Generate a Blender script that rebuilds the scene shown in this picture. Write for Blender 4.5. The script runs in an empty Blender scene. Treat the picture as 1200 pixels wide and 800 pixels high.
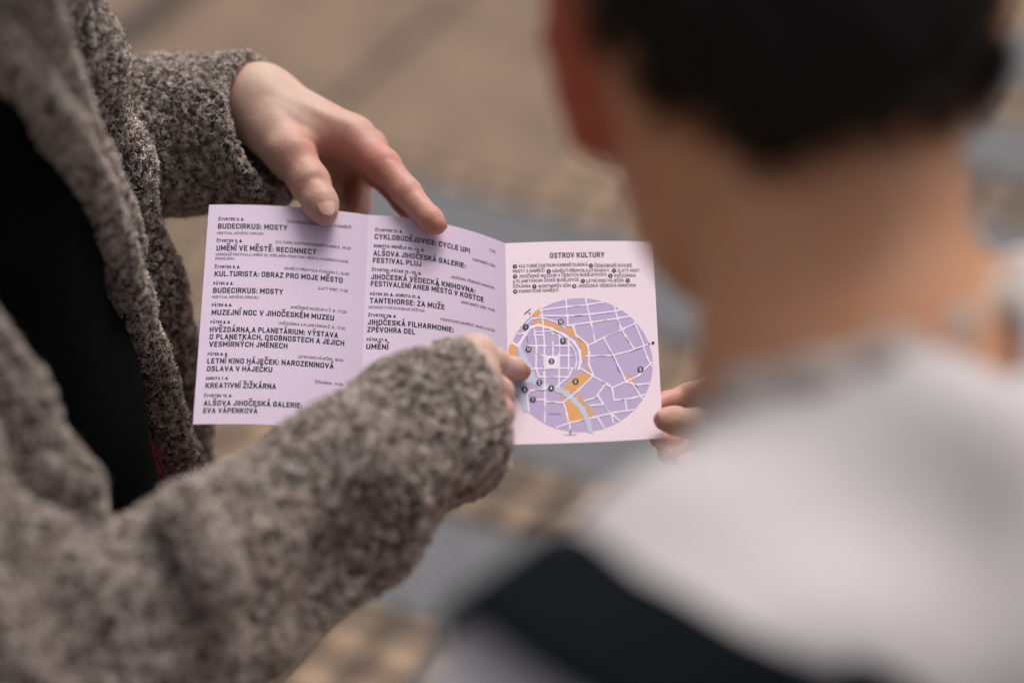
import bpy, math
import numpy as np
from mathutils import Matrix, Vector

# ------------------------------------------------------------------ camera, sky, sun, exposure
SC = bpy.context.scene
COL = SC.collection
CAM_H, PITCH, LENS = 1.75, math.radians(35), 87.0
cam = bpy.data.cameras.new('camera')
cam.lens = LENS; cam.sensor_width = 36; cam.clip_start = 0.05; cam.clip_end = 400
cam.dof.use_dof = True; cam.dof.focus_distance = 1.305; cam.dof.aperture_fstop = 2.45
cam.dof.aperture_blades = 0
camo = bpy.data.objects.new('camera', cam); COL.objects.link(camo)
camo.location = (0, 0, CAM_H); camo.rotation_euler = (math.pi/2 - PITCH, 0, 0)
SC.camera = camo

SUN_EL, SUN_AZ = math.radians(58), math.radians(24)       # azimuth clockwise from +Y
world = bpy.data.worlds.new('World'); SC.world = world; world.use_nodes = True
wn = world.node_tree
bg = wn.nodes['Background']
sky = wn.nodes.new('ShaderNodeTexSky'); sky.sky_type = 'NISHITA'; sky.sun_disc = False
sky.sun_elevation = SUN_EL; sky.sun_rotation = SUN_AZ; sky.dust_density = 4.0; sky.air_density = 1.0
hs = wn.nodes.new('ShaderNodeHueSaturation'); hs.inputs['Saturation'].default_value = 0.25
wn.links.new(sky.outputs[0], hs.inputs['Color']); wn.links.new(hs.outputs[0], bg.inputs[0])
bg.inputs[1].default_value = 0.095
sl = bpy.data.lights.new('sun', 'SUN'); sl.energy = 1.5; sl.angle = math.radians(30); sl.color = (1, 0.95, 0.88)
slo = bpy.data.objects.new('sun', sl); COL.objects.link(slo)
sd = Vector((math.sin(SUN_AZ)*math.cos(SUN_EL), math.cos(SUN_AZ)*math.cos(SUN_EL), math.sin(SUN_EL)))
slo.rotation_euler = sd.to_track_quat('Z', 'Y').to_euler()
SC.view_settings.view_transform = 'Standard'; SC.view_settings.look = 'None'
SC.view_settings.exposure = 0.66; SC.view_settings.gamma = 1.0
SC.view_settings.use_curve_mapping = False
SC.render.engine = 'CYCLES'
SC.cycles.max_bounces = 8; SC.cycles.use_denoising = True

# ------------------------------------------------------------------ measuring helpers
FPX = LENS/36*1200.0
CP, SP = math.cos(PITCH), math.sin(PITCH)
RR = np.array([1.0, 0, 0]); UU = np.array([0, SP, CP]); FF = np.array([0, CP, -SP])
CAM = np.array([0, 0, CAM_H])
rng = np.random.default_rng(7)

def c(x, y, d):
    """a point measured on the photograph (1200 px wide) at distance d metres down the view axis"""
    return CAM + d*((x-600)/FPX*RR + (400-y)/FPX*UU + FF)

def ground_at(x, y):
    v = (x-600)/FPX*RR + (400-y)/FPX*UU + FF
    return CAM + v*(-CAM_H/v[2])

def to_px(P):
    q = np.asarray(P) - CAM
    d = q @ FF
    return 600 + (q @ RR)/d*FPX, 400 - (q @ UU)/d*FPX, d

# ------------------------------------------------------------------ object helpers
def link(name, me, mat=None, parent=None):
    o = bpy.data.objects.new(name, me); COL.objects.link(o)
    if mat is not None: me.materials.append(mat)
    if parent is not None: o.parent = parent
    return o

def tag(o, label=None, cat=None, group=None, kind=None):
    for k, v in (('label', label), ('category', cat), ('group', group), ('kind', kind)):
        if v: o[k] = v
    return o

def mesh_from(name, V, Q, smooth=True):
    me = bpy.data.meshes.new(name)
    V = np.asarray(V, dtype=np.float32); Q = np.asarray(Q, dtype=np.int32)
    n, m, s = len(V), len(Q), Q.shape[1]
    me.vertices.add(n); me.vertices.foreach_set('co', V.ravel())
    me.loops.add(m*s); me.loops.foreach_set('vertex_index', Q.ravel())
    me.polygons.add(m)
    me.polygons.foreach_set('loop_start', np.arange(0, m*s, s, dtype=np.int32))
    me.polygons.foreach_set('loop_total', np.full(m, s, dtype=np.int32))
    me.update(calc_edges=True)
    if smooth: me.polygons.foreach_set('use_smooth', np.ones(m, dtype=bool))
    me.validate()
    return me

def mesh_poly(name, V, faces, smooth=False):
    me = bpy.data.meshes.new(name); me.from_pydata([tuple(v) for v in V], [], faces); me.update()
    if smooth: me.polygons.foreach_set('use_smooth', np.ones(len(me.polygons), dtype=bool))
    return me

# ------------------------------------------------------------------ materials
def mat(name):
    m = bpy.data.materials.new(name); m.use_nodes = True
    nt = m.node_tree; b = nt.nodes['Principled BSDF']
    return m, nt, b

def nd(nt, kind, **kw):
    n = nt.nodes.new(kind)
    for k, v in kw.items():
        if k in n.inputs: n.inputs[k].default_value = v
        else: setattr(n, k, v)
    return n

def ramp(nt, fac, stops):
    r = nt.nodes.new('ShaderNodeValToRGB')
    el = r.color_ramp.elements
    while len(el) < len(stops): el.new(0.5)
    for e, (p, col) in zip(el, stops):
        e.position = p; e.color = (*col, 1) if len(col) == 3 else col
    nt.links.new(fac, r.inputs[0])
    return r

def bump(nt, b, h, strength, dist):
    n = nt.nodes.new('ShaderNodeBump'); n.inputs['Strength'].default_value = strength
    n.inputs['Distance'].default_value = dist
    nt.links.new(h, n.inputs['Height']); nt.links.new(n.outputs[0], b.inputs['Normal'])

def plain(name, col, rough=0.7, noise=None, sheen=0.0, spec=0.3):
    m, nt, b = mat(name)
    b.inputs['Base Color'].default_value = (*col, 1); b.inputs['Roughness'].default_value = rough
    b.inputs['Specular IOR Level'].default_value = spec
    if sheen: b.inputs['Sheen Weight'].default_value = sheen
    if noise:
        g = nd(nt, 'ShaderNodeTexCoord'); t = nd(nt, 'ShaderNodeTexNoise', Scale=noise[0], Detail=4.0)
        nt.links.new(g.outputs['Object'], t.inputs['Vector'])
        k = noise[1]
        r = ramp(nt, t.outputs[0], [(0.3, tuple(v*(1-k) for v in col)), (0.7, tuple(min(1, v*(1+k)) for v in col))])
        nt.links.new(r.outputs[0], b.inputs['Base Color'])
        bump(nt, b, t.outputs[0], 0.3, noise[2] if len(noise) > 2 else 0.001)
    return m

def skin_mat(name, base, redness, sss=0.12):
    m, nt, b = mat(name)
    g = nd(nt, 'ShaderNodeTexCoord')
    at = nd(nt, 'ShaderNodeAttribute', attribute_name='redness')
    n1 = nd(nt, 'ShaderNodeTexNoise', Scale=90.0, Detail=5.0); nt.links.new(g.outputs['Object'], n1.inputs['Vector'])
    ad = nd(nt, 'ShaderNodeMath', operation='MULTIPLY_ADD'); ad.inputs[1].default_value = 0.9; ad.inputs[2].default_value = -0.45
    nt.links.new(n1.outputs[0], ad.inputs[0])
    sm = nd(nt, 'ShaderNodeMath', operation='ADD'); sm.use_clamp = True
    nt.links.new(at.outputs['Fac'], sm.inputs[0]); nt.links.new(ad.outputs[0], sm.inputs[1])
    r = ramp(nt, sm.outputs[0], [(0.0, base), (1.0, redness)])
    at2 = nd(nt, 'ShaderNodeAttribute', attribute_name='pale')
    mp = nd(nt, 'ShaderNodeMix', data_type='RGBA'); nt.links.new(at2.outputs['Fac'], mp.inputs[0]); nt.links.new(r.outputs[0], mp.inputs[6])
    r2 = ramp(nt, sm.outputs[0], [(0.0, (0.60, 0.38, 0.30)), (1.0, (0.52, 0.19, 0.15))]); nt.links.new(r2.outputs[0], mp.inputs[7])
    nt.links.new(mp.outputs[2], b.inputs['Base Color'])
    b.inputs['Roughness'].default_value = 0.5; b.inputs['Specular IOR Level'].default_value = 0.4
    b.inputs['Subsurface Weight'].default_value = 1.0
    b.inputs['Subsurface Radius'].default_value = (1.0, 0.32, 0.18)
    b.inputs['Subsurface Scale'].default_value = sss*0.011
    v = nd(nt, 'ShaderNodeTexVoronoi', Scale=1100.0); nt.links.new(g.outputs['Object'], v.inputs['Vector'])
    n2 = nd(nt, 'ShaderNodeTexNoise', Scale=500.0, Detail=4.0); nt.links.new(g.outputs['Object'], n2.inputs['Vector'])
    mx = nd(nt, 'ShaderNodeMath', operation='ADD'); nt.links.new(v.outputs[0], mx.inputs[0]); nt.links.new(n2.outputs[0], mx.inputs[1])
    n4 = nd(nt, 'ShaderNodeTexNoise', Scale=170.0, Detail=3.0); nt.links.new(g.outputs['Object'], n4.inputs['Vector'])
    mx2 = nd(nt, 'ShaderNodeMath', operation='MULTIPLY_ADD'); mx2.inputs[1].default_value = 2.2
    nt.links.new(n4.outputs[0], mx2.inputs[0]); nt.links.new(mx.outputs[0], mx2.inputs[2])
    bump(nt, b, mx2.outputs[0], 0.4, 0.0003)
    return m

M_SKIN = skin_mat('fair_skin', (0.52, 0.345, 0.275), (0.48, 0.20, 0.155))
M_SKIN2 = skin_mat('tan_skin', (0.57, 0.275, 0.15), (0.42, 0.09, 0.045), 0.2)
M_NAIL = plain('fingernail', (0.55, 0.31, 0.26), 0.36, spec=0.4)
M_NAIL2 = plain('tan_fingernail', (0.55, 0.31, 0.26), 0.45, spec=0.25)
M_BLACK = plain('black_knit', (0.0025, 0.003, 0.003), 1.0, (400, 0.3), spec=0.02)
M_STRAP = plain('black_webbing', (0.0025, 0.0048, 0.0065), 0.9, (600, 0.2), spec=0.08)
M_SHIRT = plain('white_cotton', (0.50, 0.452, 0.458), 0.85, (30, 0.03, 0.003), 0.1)
M_RIB = plain('ribbed_collar', (0.42, 0.345, 0.30), 0.9, (200, 0.05))
M_TAG = plain('collar_tag', (0.16, 0.13, 0.11), 0.8)
M_HAIR = plain('dark_hair', (0.005, 0.0035, 0.003), 0.6, (300, 0.4), spec=0.12)
M_MAGENTA = plain('magenta_fringe', (0.24, 0.008, 0.06), 0.7)
M_DENIM = plain('dark_trousers', (0.02, 0.022, 0.03), 0.85, (300, 0.2))
M_SHOE = plain('black_leather', (0.015, 0.014, 0.014), 0.45)

def boucle_mats():
    m, nt, b = mat('boucle_cloth')
    g = nd(nt, 'ShaderNodeTexCoord')
    v = nd(nt, 'ShaderNodeTexVoronoi', Scale=330.0); nt.links.new(g.outputs['Object'], v.inputs['Vector'])
    r = ramp(nt, v.outputs[0], [(0.0, (0.17, 0.135, 0.12)), (0.7, (0.035, 0.028, 0.025))])
    nt.links.new(r.outputs[0], b.inputs['Base Color']); b.inputs['Roughness'].default_value = 0.95
    b.inputs['Specular IOR Level'].default_value = 0.1
    bump(nt, b, v.outputs[0], -0.6, 0.002)
    m2, nt, b = mat('boucle_yarn')
    h = nd(nt, 'ShaderNodeHairInfo'); g = nd(nt, 'ShaderNodeTexCoord')
    n1 = nd(nt, 'ShaderNodeTexNoise', Scale=210.0, Detail=2.0); nt.links.new(g.outputs['Object'], n1.inputs['Vector'])
    a1 = nd(nt, 'ShaderNodeMath', operation='MULTIPLY_ADD'); a1.inputs[1].default_value = 0.35; 
    nt.links.new(h.outputs['Random'], a1.inputs[0])
    a2 = nd(nt, 'ShaderNodeMath', operation='MULTIPLY_ADD'); a2.inputs[1].default_value = 2.4; a2.inputs[2].default_value = -0.9
    nt.links.new(n1.outputs[0], a2.inputs[0]); nt.links.new(a2.outputs[0], a1.inputs[2])
    r = ramp(nt, a1.outputs[0], [(0.0, (0.12, 0.094, 0.081)), (0.35, (0.36, 0.292, 0.255)), (0.68, (0.58, 0.50, 0.45)), (1.0, (0.72, 0.65, 0.60))])
    nt.links.new(r.outputs[0], b.inputs['Base Color']); b.inputs['Roughness'].default_value = 0.85
    b.inputs['Specular IOR Level'].default_value = 0.15
    return m, m2
M_COAT, M_YARN = boucle_mats()

# ------------------------------------------------------------------ soft solids: distance fields and their skin
def smin(a, b, k):
    h = np.maximum(k-np.abs(a-b), 0)/k
    return np.minimum(a, b) - h*h*k*0.25

def seg_d(p, a, b):
    ba = b-a; pa = p-a
    h = np.clip((pa @ ba)/max(float(ba @ ba), 1e-12), 0, 1)
    q = pa - h[..., None]*ba
    return np.sqrt(np.einsum('...i,...i', q, q)), h

class Cones:
    """round cones blended together"""
    def __init__(self, segs, k=0.004):
        self.s = [(np.asarray(a, float), float(ra), np.asarray(b, float), float(rb)) for a, ra, b, rb in segs]; self.k = k
    def ev(self, p, cc, R):
        d = None
        for a, ra, b, rb in self.s:
            q, h = seg_d(p, a, b); q = q - (ra+(rb-ra)*h)
            d = q if d is None else smin(d, q, self.k)
        return d
    def bound(self, x):
        return min(float(seg_d(x[None], a, b)[0][0])-max(ra, rb) for a, ra, b, rb in self.s) - self.k

def chain(pts, k=0.004):
    return Cones([(pts[i][0], pts[i][1], pts[i+1][0], pts[i+1][1]) for i in range(len(pts)-1)], k)

def pc(*rows):
    """chain points from photo measurements: x, y, depth, radius in mm"""
    return [(c(x, y, d), r*0.001) for x, y, d, r in rows]

class Ell:
    def __init__(self, cen, rad, axes=None):
        self.c = np.asarray(cen, float); self.r = np.asarray(rad, float)
        self.A = np.stack(axes) if axes is not None else np.stack([RR, UU, FF])
    def ev(self, p, cc, R):
        q = (p-self.c) @ self.A.T
        k0 = np.sqrt(np.einsum('...i,...i', q/self.r, q/self.r)); k1 = np.sqrt(np.einsum('...i,...i', q/self.r**2, q/self.r**2))
        return k0*(k0-1)/np.maximum(k1, 1e-9)
    def bound(self, x):
        return float(np.linalg.norm(x-self.c)) - self.r.max()

class Uni:
    def __init__(self, kids, k=0.004): self.kids = kids; self.k = k
    def ev(self, p, cc, R):
        d = None
        for q in self.kids:
            if q.bound(cc) - R > 0.05: continue
            e = q.ev(p, cc, R)
            d = e if d is None else smin(d, e, self.k)
        return np.full(p.shape[:-1], 1.0) if d is None else d
    def bound(self, x): return min(q.bound(x) for q in self.kids) - self.k

class Hand:
    """palm and fingers: every finger melts into the palm, hardly into its neighbours"""
    def __init__(self, palm, fingers, k=0.007, kf=0.0012): self.p = palm; self.f = fingers; self.k = k; self.kf = kf
    def ev(self, p, cc, R):
        if self.bound(cc) - R > 0.05: return np.full(p.shape[:-1], 1.0)
        dp = self.p.ev(p, cc, R) - 0.0008; df = None
        for f in self.f:
            if f.bound(cc) - R > 0.03: continue
            e = f.ev(p, cc, R); df = e if df is None else smin(df, e, self.kf)
        return dp if df is None else smin(dp, df, self.k)
    def bound(self, x): return min([self.p.bound(x)] + [f.bound(x) for f in self.f]) - self.k

class Detail:
    """creases and swellings along short lines: (a, b, width, amount); amount > 0 cuts in"""
    def __init__(self, base, lines): self.b = base; self.l = [(np.asarray(a, float), np.asarray(b, float), w, m) for a, b, w, m in lines]
    def ev(self, p, cc, R):
        d = self.b.ev(p, cc, R)
        for a, b, w, m in self.l:
            if float(seg_d(cc[None], a, b)[0][0]) - R > 5*w: continue
            q, _ = seg_d(p, a, b)
            d = d + m*np.exp(-(q/w)**2)
        return d
    def bound(self, x): return self.b.bound(x) - 0.004

class Wavy:
    """cloth: slow folds laid over a solid"""
    def __init__(self, base, amp, wl, seed=1, stretch=None):
        r = np.random.default_rng(seed); self.b = base; self.amp = amp
        v = r.normal(size=(7, 3)); v /= np.linalg.norm(v, axis=1)[:, None]
        if stretch is not None: v = v*np.asarray(stretch)
        self.k = v*(2*np.pi/(wl*r.uniform(0.7, 1.6, size=(7, 1)))); self.ph = r.uniform(0, 6.28, 7)
    def ev(self, p, cc, R):
        d = self.b.ev(p, cc, R)
        return d + self.amp/2.6*np.sin(p @ self.k.T + self.ph).sum(-1)
    def bound(self, x): return self.b.bound(x) - 2*self.amp

class Cut:
    """solid minus another"""
    def __init__(self, base, tool, k=0.002): self.b = base; self.t = tool; self.k = k
    def ev(self, p, cc, R):
        d = self.b.ev(p, cc, R)
        t = self.t.ev(p, cc, R) if hasattr(self.t, 'ev') else self.t(p)
        return -smin(-d, t, self.k)
    def bound(self, x): return self.b.bound(x)

def skin_surface(node, lo, hi, h, B=8, reach=1.25):
    lo = np.asarray(lo, float); hi = np.asarray(hi, float)
    nb = np.ceil((hi-lo)/(h*B)).astype(int)
    g = np.stack(np.meshgrid(*[np.arange(n) for n in nb], indexing='ij'), -1).reshape(-1, 3)
    cen = lo + (g+0.5)*h*B
    keep = np.zeros(len(g), bool); big = (lo+hi)/2
    lim = 0.5*math.sqrt(3)*h*B*reach + 0.011
    for s in range(0, len(g), 200000):
        keep[s:s+200000] = np.abs(node.ev(cen[s:s+200000], big, 10.0)) < lim
    g = g[keep]
    key = (g//5); o = np.lexsort((key[:, 2], key[:, 1], key[:, 0])); g = g[o]; key = key[o]
    brk = np.flatnonzero(np.any(np.diff(key, axis=0) != 0, axis=1))+1
    off = np.stack(np.meshgrid(*[np.arange(B+1)]*3, indexing='ij'), -1)
    corners = np.array([[i >> 2 & 1, i >> 1 & 1, i & 1] for i in range(8)])
    edges = [(a, b) for a in range(8) for b in range(a+1, 8) if bin(a ^ b).count('1') == 1]
    keys, verts, quads_src = [], [], []
    S = np.int64(1 << 20)
    def kf(ijk): return (ijk[..., 0].astype(np.int64)*S + ijk[..., 1])*S + ijk[..., 2]
    for blk in np.split(g, brk):
        if not len(blk): continue
        base = blk[:, None, None, None, :]*B + off
        P = lo + base*h
        cc = P.reshape(-1, 3).mean(0); R = float(np.linalg.norm(P.reshape(-1, 3)-cc, axis=1).max())
        D = node.ev(P.reshape(-1, 3), cc, R).reshape(P.shape[:-1])
        c8 = np.stack([D[:, a:a+B, b:b+B, d:d+B] for a, b, d in corners], -1)
        neg = c8 < 0
        act = neg.any(-1) & ~neg.all(-1)
        if not act.any(): continue
        v8 = c8[act]; idx = base[:, :B, :B, :B][act]
        acc = np.zeros((len(v8), 3)); cnt = np.zeros(len(v8))
        for a, b in edges:
            da, db = v8[:, a], v8[:, b]
            x = (da < 0) != (db < 0)
            t = np.where(x, da/np.where(x, da-db, 1), 0)
            pt = corners[a] + t[:, None]*(corners[b]-corners[a])
            acc += pt*x[:, None]; cnt += x
        keys.append(kf(idx)); verts.append(lo + (idx + acc/cnt[:, None])*h)
        for ax, ca in ((0, 4), (1, 2), (2, 1)):
            s0 = v8[:, 0] < 0; s1 = v8[:, ca] < 0
            x = s0 != s1
            if x.any(): quads_src.append((ax, idx[x], s0[x]))
    keys = np.concatenate(keys); V = np.concatenate(verts)
    o = np.argsort(keys); keys = keys[o]; V = V[o]
    Q = []
    for ax, idx, s0 in quads_src:
        u, w = [(1, 2), (2, 0), (0, 1)][ax]
        eu = np.zeros(3, int); eu[u] = 1; ew = np.zeros(3, int); ew[w] = 1
        ids = []
        for q in (idx, idx-eu, idx-eu-ew, idx-ew):
            kk = kf(q); j = np.searchsorted(keys, kk); j = np.minimum(j, len(keys)-1)
            ids.append(np.where(keys[j] == kk, j, -1))
        ids = np.stack(ids, -1)
        ids = np.where(s0[:, None], ids, ids[:, ::-1])
        Q.append(ids[(ids >= 0).all(1)])
    return V, np.concatenate(Q)

def solid(name, node, lo, hi, h, m, parent=None, redness=None, B=8, pale=None):
    V, Q = skin_surface(node, lo, hi, h, B)
    me = mesh_from(name, V, Q)
    if redness is not None:
        f = np.zeros(len(V))
        for pos, rad, amt in redness:
            f += amt*np.exp(-((V-pos)**2).sum(1)/rad**2)
        a = me.attributes.new('redness', 'FLOAT', 'POINT'); a.data.foreach_set('value', np.clip(f, 0, 1).astype(np.float32))
    if pale is not None:
        f = np.exp(-((V-pale[0])**2).sum(1)/pale[1]**2)
        a = me.attributes.new('pale', 'FLOAT', 'POINT'); a.data.foreach_set('value', np.clip(1.6*f, 0, 1).astype(np.float32))
    return link(name, me, m, parent)

def on(node, x, y, d0=0.5, d1=2.0):
    """the point of a solid that shows at (x, y) on the photograph"""
    v = (x-600)/FPX*RR + (400-y)/FPX*UU + FF; L = np.linalg.norm(v); t = d0
    for _ in range(120):
        p = CAM + v*t; d = float(node.ev(p[None], p, 10.0)[0])
        if d < 2e-4 or t > d1: break
        t += d*0.7/L
    return CAM + v*t
def seams(node, rows_):
    """creases and ridges along lines drawn on a solid's visible face: points, width, depth"""
    out = []
    for pts, w, m in rows_:
        P = [on(node, *q) for q in pts]
        out += [(a, b, w, m) for a, b in zip(P, P[1:])]
    return out
def box_of(pts, pad):
    P = np.asarray(pts); return P.min(0)-pad, P.max(0)+pad

def nail(parent, tip, prev, up, r, length, width, taper=0.2, mt=M_NAIL):
    """a curved nail plate near the fingertip: tip and prev are axis points, up the way the nail faces"""
    tip = np.asarray(tip); ax = tip-np.asarray(prev); ax /= np.linalg.norm(ax)
    up = np.asarray(up, float); up -= ax*(up @ ax); up /= np.linalg.norm(up); sd_ = np.cross(ax, up)
    nu, nv = 13, 13; V = []; F = []
    for layer in (0.0, -0.0007):
        for j in range(nv):
            for i in range(nu):
                u = -1+2*i/(nu-1); v = -1+2*j/(nv-1)
                s = u*math.sqrt(max(0, 1-0.5*v*v*abs(v))); t = v*math.sqrt(max(0, 1-0.45*u*u))
                th = s*width/r*0.5
                V.append(tip + ax*(t*length*0.5) + (r+layer-taper*t*length*0.5-0.0008*max(0, t)**2)*(math.sin(th)*sd_+math.cos(th)*up))
    n = nu*nv
    for j in range(nv-1):
        for i in range(nu-1):
            a = j*nu+i; F.append((a, a+1, a+nu+1, a+nu)); F.append((n+a, n+a+nu, n+a+nu+1, n+a+1))
    rim = [i for i in range(nu)] + [j*nu+nu-1 for j in range(1, nv)] + [(nv-1)*nu+i for i in range(nu-2, -1, -1)] + [j*nu for j in range(nv-2, 0, -1)]
    for k in range(len(rim)):
        a, b = rim[k], rim[(k+1) % len(rim)]; F.append((a, a+n, b+n, b))
    return link('fingernail', mesh_poly('fingernail', V, F, True), mt, parent)

def nail_folds(tip, prev, up, r, length, width):
    """swellings of flesh round a nail"""
    tip = np.asarray(tip); ax = tip-np.asarray(prev); ax /= np.linalg.norm(ax)
    up = np.asarray(up, float); up -= ax*(up @ ax); up /= np.linalg.norm(up); sd_ = np.cross(ax, up)
    def at(s, t):
        th = s*width/r*0.5
        return tip + ax*(t*length*0.5) + (r-0.25*t*length*0.5)*(math.sin(th)*sd_+math.cos(th)*up)
    out = []
    L = [(-1.12, 0.6), (-1.15, -0.5), (-0.85, -1.1), (0, -1.3), (0.85, -1.1), (1.15, -0.5), (1.12, 0.6)]
    for a, b in zip(L, L[1:]): out.append((at(*a), at(*b), 0.0013, -0.0007))
    return out

# ------------------------------------------------------------------ the paving
TILE_ANG = math.radians(-27)
ta = np.array([math.cos(TILE_ANG), math.sin(TILE_ANG), 0]); tb = np.array([-math.sin(TILE_ANG), math.cos(TILE_ANG), 0])
K = CAM_H/1.6
def paving_mat():
    m, nt, b = mat('beige_setts')
    g = nd(nt, 'ShaderNodeTexCoord')
    mp = nd(nt, 'ShaderNodeMapping'); mp.inputs['Rotation'].default_value = (0, 0, -TILE_ANG)
    nt.links.new(g.outputs['Object'], mp.inputs['Vector'])
    br = nd(nt, 'ShaderNodeTexBrick', Scale=1.0); br.offset = 0.0
    br.inputs['Brick Width'].default_value = 0.0615*K; br.inputs['Row Height'].default_value = 0.062*K
    br.inputs['Mortar Size'].default_value = 0.0115; br.inputs['Mortar Smooth'].default_value = 0.3
    br.inputs['Color1'].default_value = (0.32, 0.215, 0.142, 1); br.inputs['Color2'].default_value = (0.285, 0.19, 0.125, 1)
    br.inputs['Mortar'].default_value = (0.05, 0.033, 0.023, 1)
    nt.links.new(mp.outputs[0], br.inputs['Vector'])
    n = nd(nt, 'ShaderNodeTexNoise', Scale=2.6, Detail=3.0); nt.links.new(g.outputs['Object'], n.inputs['Vector'])
    r = ramp(nt, n.outputs[0], [(0.3, (0.62, 0.62, 0.66)), (0.52, (0.95, 0.93, 0.9)), (0.7, (1.25, 1.2, 1.15))])
    mx = nd(nt, 'ShaderNodeMix', data_type='RGBA', blend_type='MULTIPLY'); mx.inputs[0].default_value = 1.0
    nt.links.new(br.outputs[0], mx.inputs[6]); nt.links.new(r.outputs[0], mx.inputs[7])
    nt.links.new(mx.outputs[2], b.inputs['Base Color']); b.inputs['Roughness'].default_value = 0.85
    n2 = nd(nt, 'ShaderNodeTexNoise', Scale=120.0, Detail=5.0); nt.links.new(g.outputs['Object'], n2.inputs['Vector'])
    ad = nd(nt, 'ShaderNodeMath', operation='MULTIPLY_ADD'); ad.inputs[1].default_value = -3.0
    nt.links.new(br.outputs['Fac'], ad.inputs[0]); nt.links.new(n2.outputs[0], ad.inputs[2])
    bump(nt, b, ad.outputs[0], 0.6, 0.004)
    return m
V = [(-60, -60, 0), (60, -60, 0), (60, 60, 0), (-60, 60, 0)]
tag(link('paving', mesh_poly('paving', V, [(0, 1, 2, 3)]), paving_mat()), 'beige square paving setts with grey stone bands', 'paving', kind='structure')

def slabs(name, rows, m, z, label):
    """flat stones laid in the paving: rows of (a0, a1, b0, b1) in the paving's own directions"""
    V, F = [], []
    for a0, a1, b0, b1 in rows:
        n = len(V)
        for a, b in ((a0, b0), (a1, b0), (a1, b1), (a0, b1)):
            q = (ta*a + tb*b)*K; V.append((q[0], q[1], z))
        F.append((n, n+1, n+2, n+3))
    tag(link(name, mesh_poly(name, V, F), m), label, 'paving', kind='structure')

GREY = plain('grey_stone', (0.115, 0.114, 0.12), 0.8, (40, 0.12, 0.002))
DARKJ = plain('dark_drain', (0.035, 0.03, 0.026), 0.9, (60, 0.2))
TAN = plain('tan_slabs', (0.18, 0.12, 0.084), 0.85, (9, 0.2, 0.002))
rows = []
for b0, b1, a_lo in ((1.577, 1.724, -1.02), (1.84, 1.975, -1.34), (2.12, 2.286, -1.36), (2.41, 2.51, -1.0), (2.63, 2.75, -0.95), (2.87, 3.0, -0.95)):
    a = a_lo
    while a < 0.6:
        rows.append((a, a+0.30-0.004, b0, b1)); a += 0.30
slabs('grey_paving_band', rows, GREY, 0.004, 'grey stone slabs laid in straight bands across the paving')
rows = [(a, a+0.33, b, b+0.33) for a in (-2.18, -1.815, -1.48) for b in (2.33, 2.665, 3.0, 3.335)]
slabs('tan_paving_slab', rows, TAN, 0.0035, 'large tan stone slabs at the top of the picture')
slabs('drain_channel', [(-1.865, -1.815, 1.95, 4.0), (-1.49, -1.479, 2.40, 3.4)], DARKJ, 0.008, 'dark narrow drain channel between tan paving slabs')

# ------------------------------------------------------------------ the leaflet
def lerp(a, b, t): return a+(b-a)*t
# top and bottom edge of each panel: left, middle, right as photo measurements with depth
PANELS = [
    dict(t=[(245, 240, 1.322), (338, 242, 1.338), (432, 252, 1.336)], b=[(226, 497, 1.262), (325, 498, 1.276), (421, 506, 1.274)]),
    dict(t=[(432, 252, 1.336), (514, 261, 1.336), (592, 285, 1.322)], b=[(421, 506, 1.274), (510, 509, 1.274), (597, 520.5, 1.260)]),
    dict(t=[(592, 285, 1.322), (680, 282.5, 1.332), (765, 283, 1.336)], b=[(597, 520.5, 1.260), (690, 518, 1.268), (777, 513, 1.272)]),
]
def quad(pts, u):
    a, m, b = [np.array(p, float) for p in pts]
    u = np.asarray(u)[..., None]
    return a*(1-u)*(1-2*u) + m*4*u*(1-u) + b*u*(2*u-1)
def panel_px(k, u, v):
    p = PANELS[k]; v_ = np.asarray(v)[..., None]
    return quad(p['t'], u)*(1-v_) + quad(p['b'], u)*v_
def panel_pt(k, u, v, lift=0.0):
    q = panel_px(k, u, v)
    P = CAM + q[..., 2:3]*((q[..., 0:1]-600)/FPX*RR + (400-q[..., 1:2])/FPX*UU + FF)
    return P - lift*(P-CAM)/np.linalg.norm(P-CAM, axis=-1, keepdims=True)
def panel_uv(k, x, y):
    x = np.asarray(x, float); y = np.asarray(y, float); u = np.full(x.shape, 0.5); v = np.full(x.shape, 0.5)
    for _ in range(25):
        q = panel_px(k, u, v); e = 1e-4
        qu = (panel_px(k, u+e, v)-q)/e; qv = (panel_px(k, u, v+e)-q)/e
        dx, dy = x-q[..., 0], y-q[..., 1]
        det = qu[..., 0]*qv[..., 1]-qu[..., 1]*qv[..., 0]
        u = u + (dx*qv[..., 1]-dy*qv[..., 0])/det; v = v + (dy*qu[..., 0]-dx*qu[..., 1])/det
    return u, v

def paper_mat(name, col):
    m, nt, b = mat(name)
    g = nd(nt, 'ShaderNodeTexCoord'); n = nd(nt, 'ShaderNodeTexNoise', Scale=900.0, Detail=3.0)
    nt.links.new(g.outputs['Object'], n.inputs['Vector'])
    r = ramp(nt, n.outputs[0], [(0.3, tuple(v*0.97 for v in col)), (0.7, tuple(v*1.02 for v in col))])
    nt.links.new(r.outputs[0], b.inputs['Base Color']); b.inputs['Roughness'].default_value = 0.6
    b.inputs['Specular IOR Level'].default_value = 0.25
    n3 = nd(nt, 'ShaderNodeTexNoise', Scale=22.0, Detail=2.0); nt.links.new(g.outputs['Object'], n3.inputs['Vector'])
    bump(nt, b, n3.outputs[0], 0.12, 0.004)
    return m
M_PAPER = paper_mat('lilac_paper', (0.655, 0.525, 0.67))
M_PAPER3 = paper_mat('lilac_paper_lit', (0.72, 0.58, 0.65))  # right panel: same paper, its brighter pinker shading put into the colour
M_INK = plain('black_ink', (0.012, 0.010, 0.018), 0.6)
M_INKG = plain('grey_ink', (0.07, 0.055, 0.08), 0.6)
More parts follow.
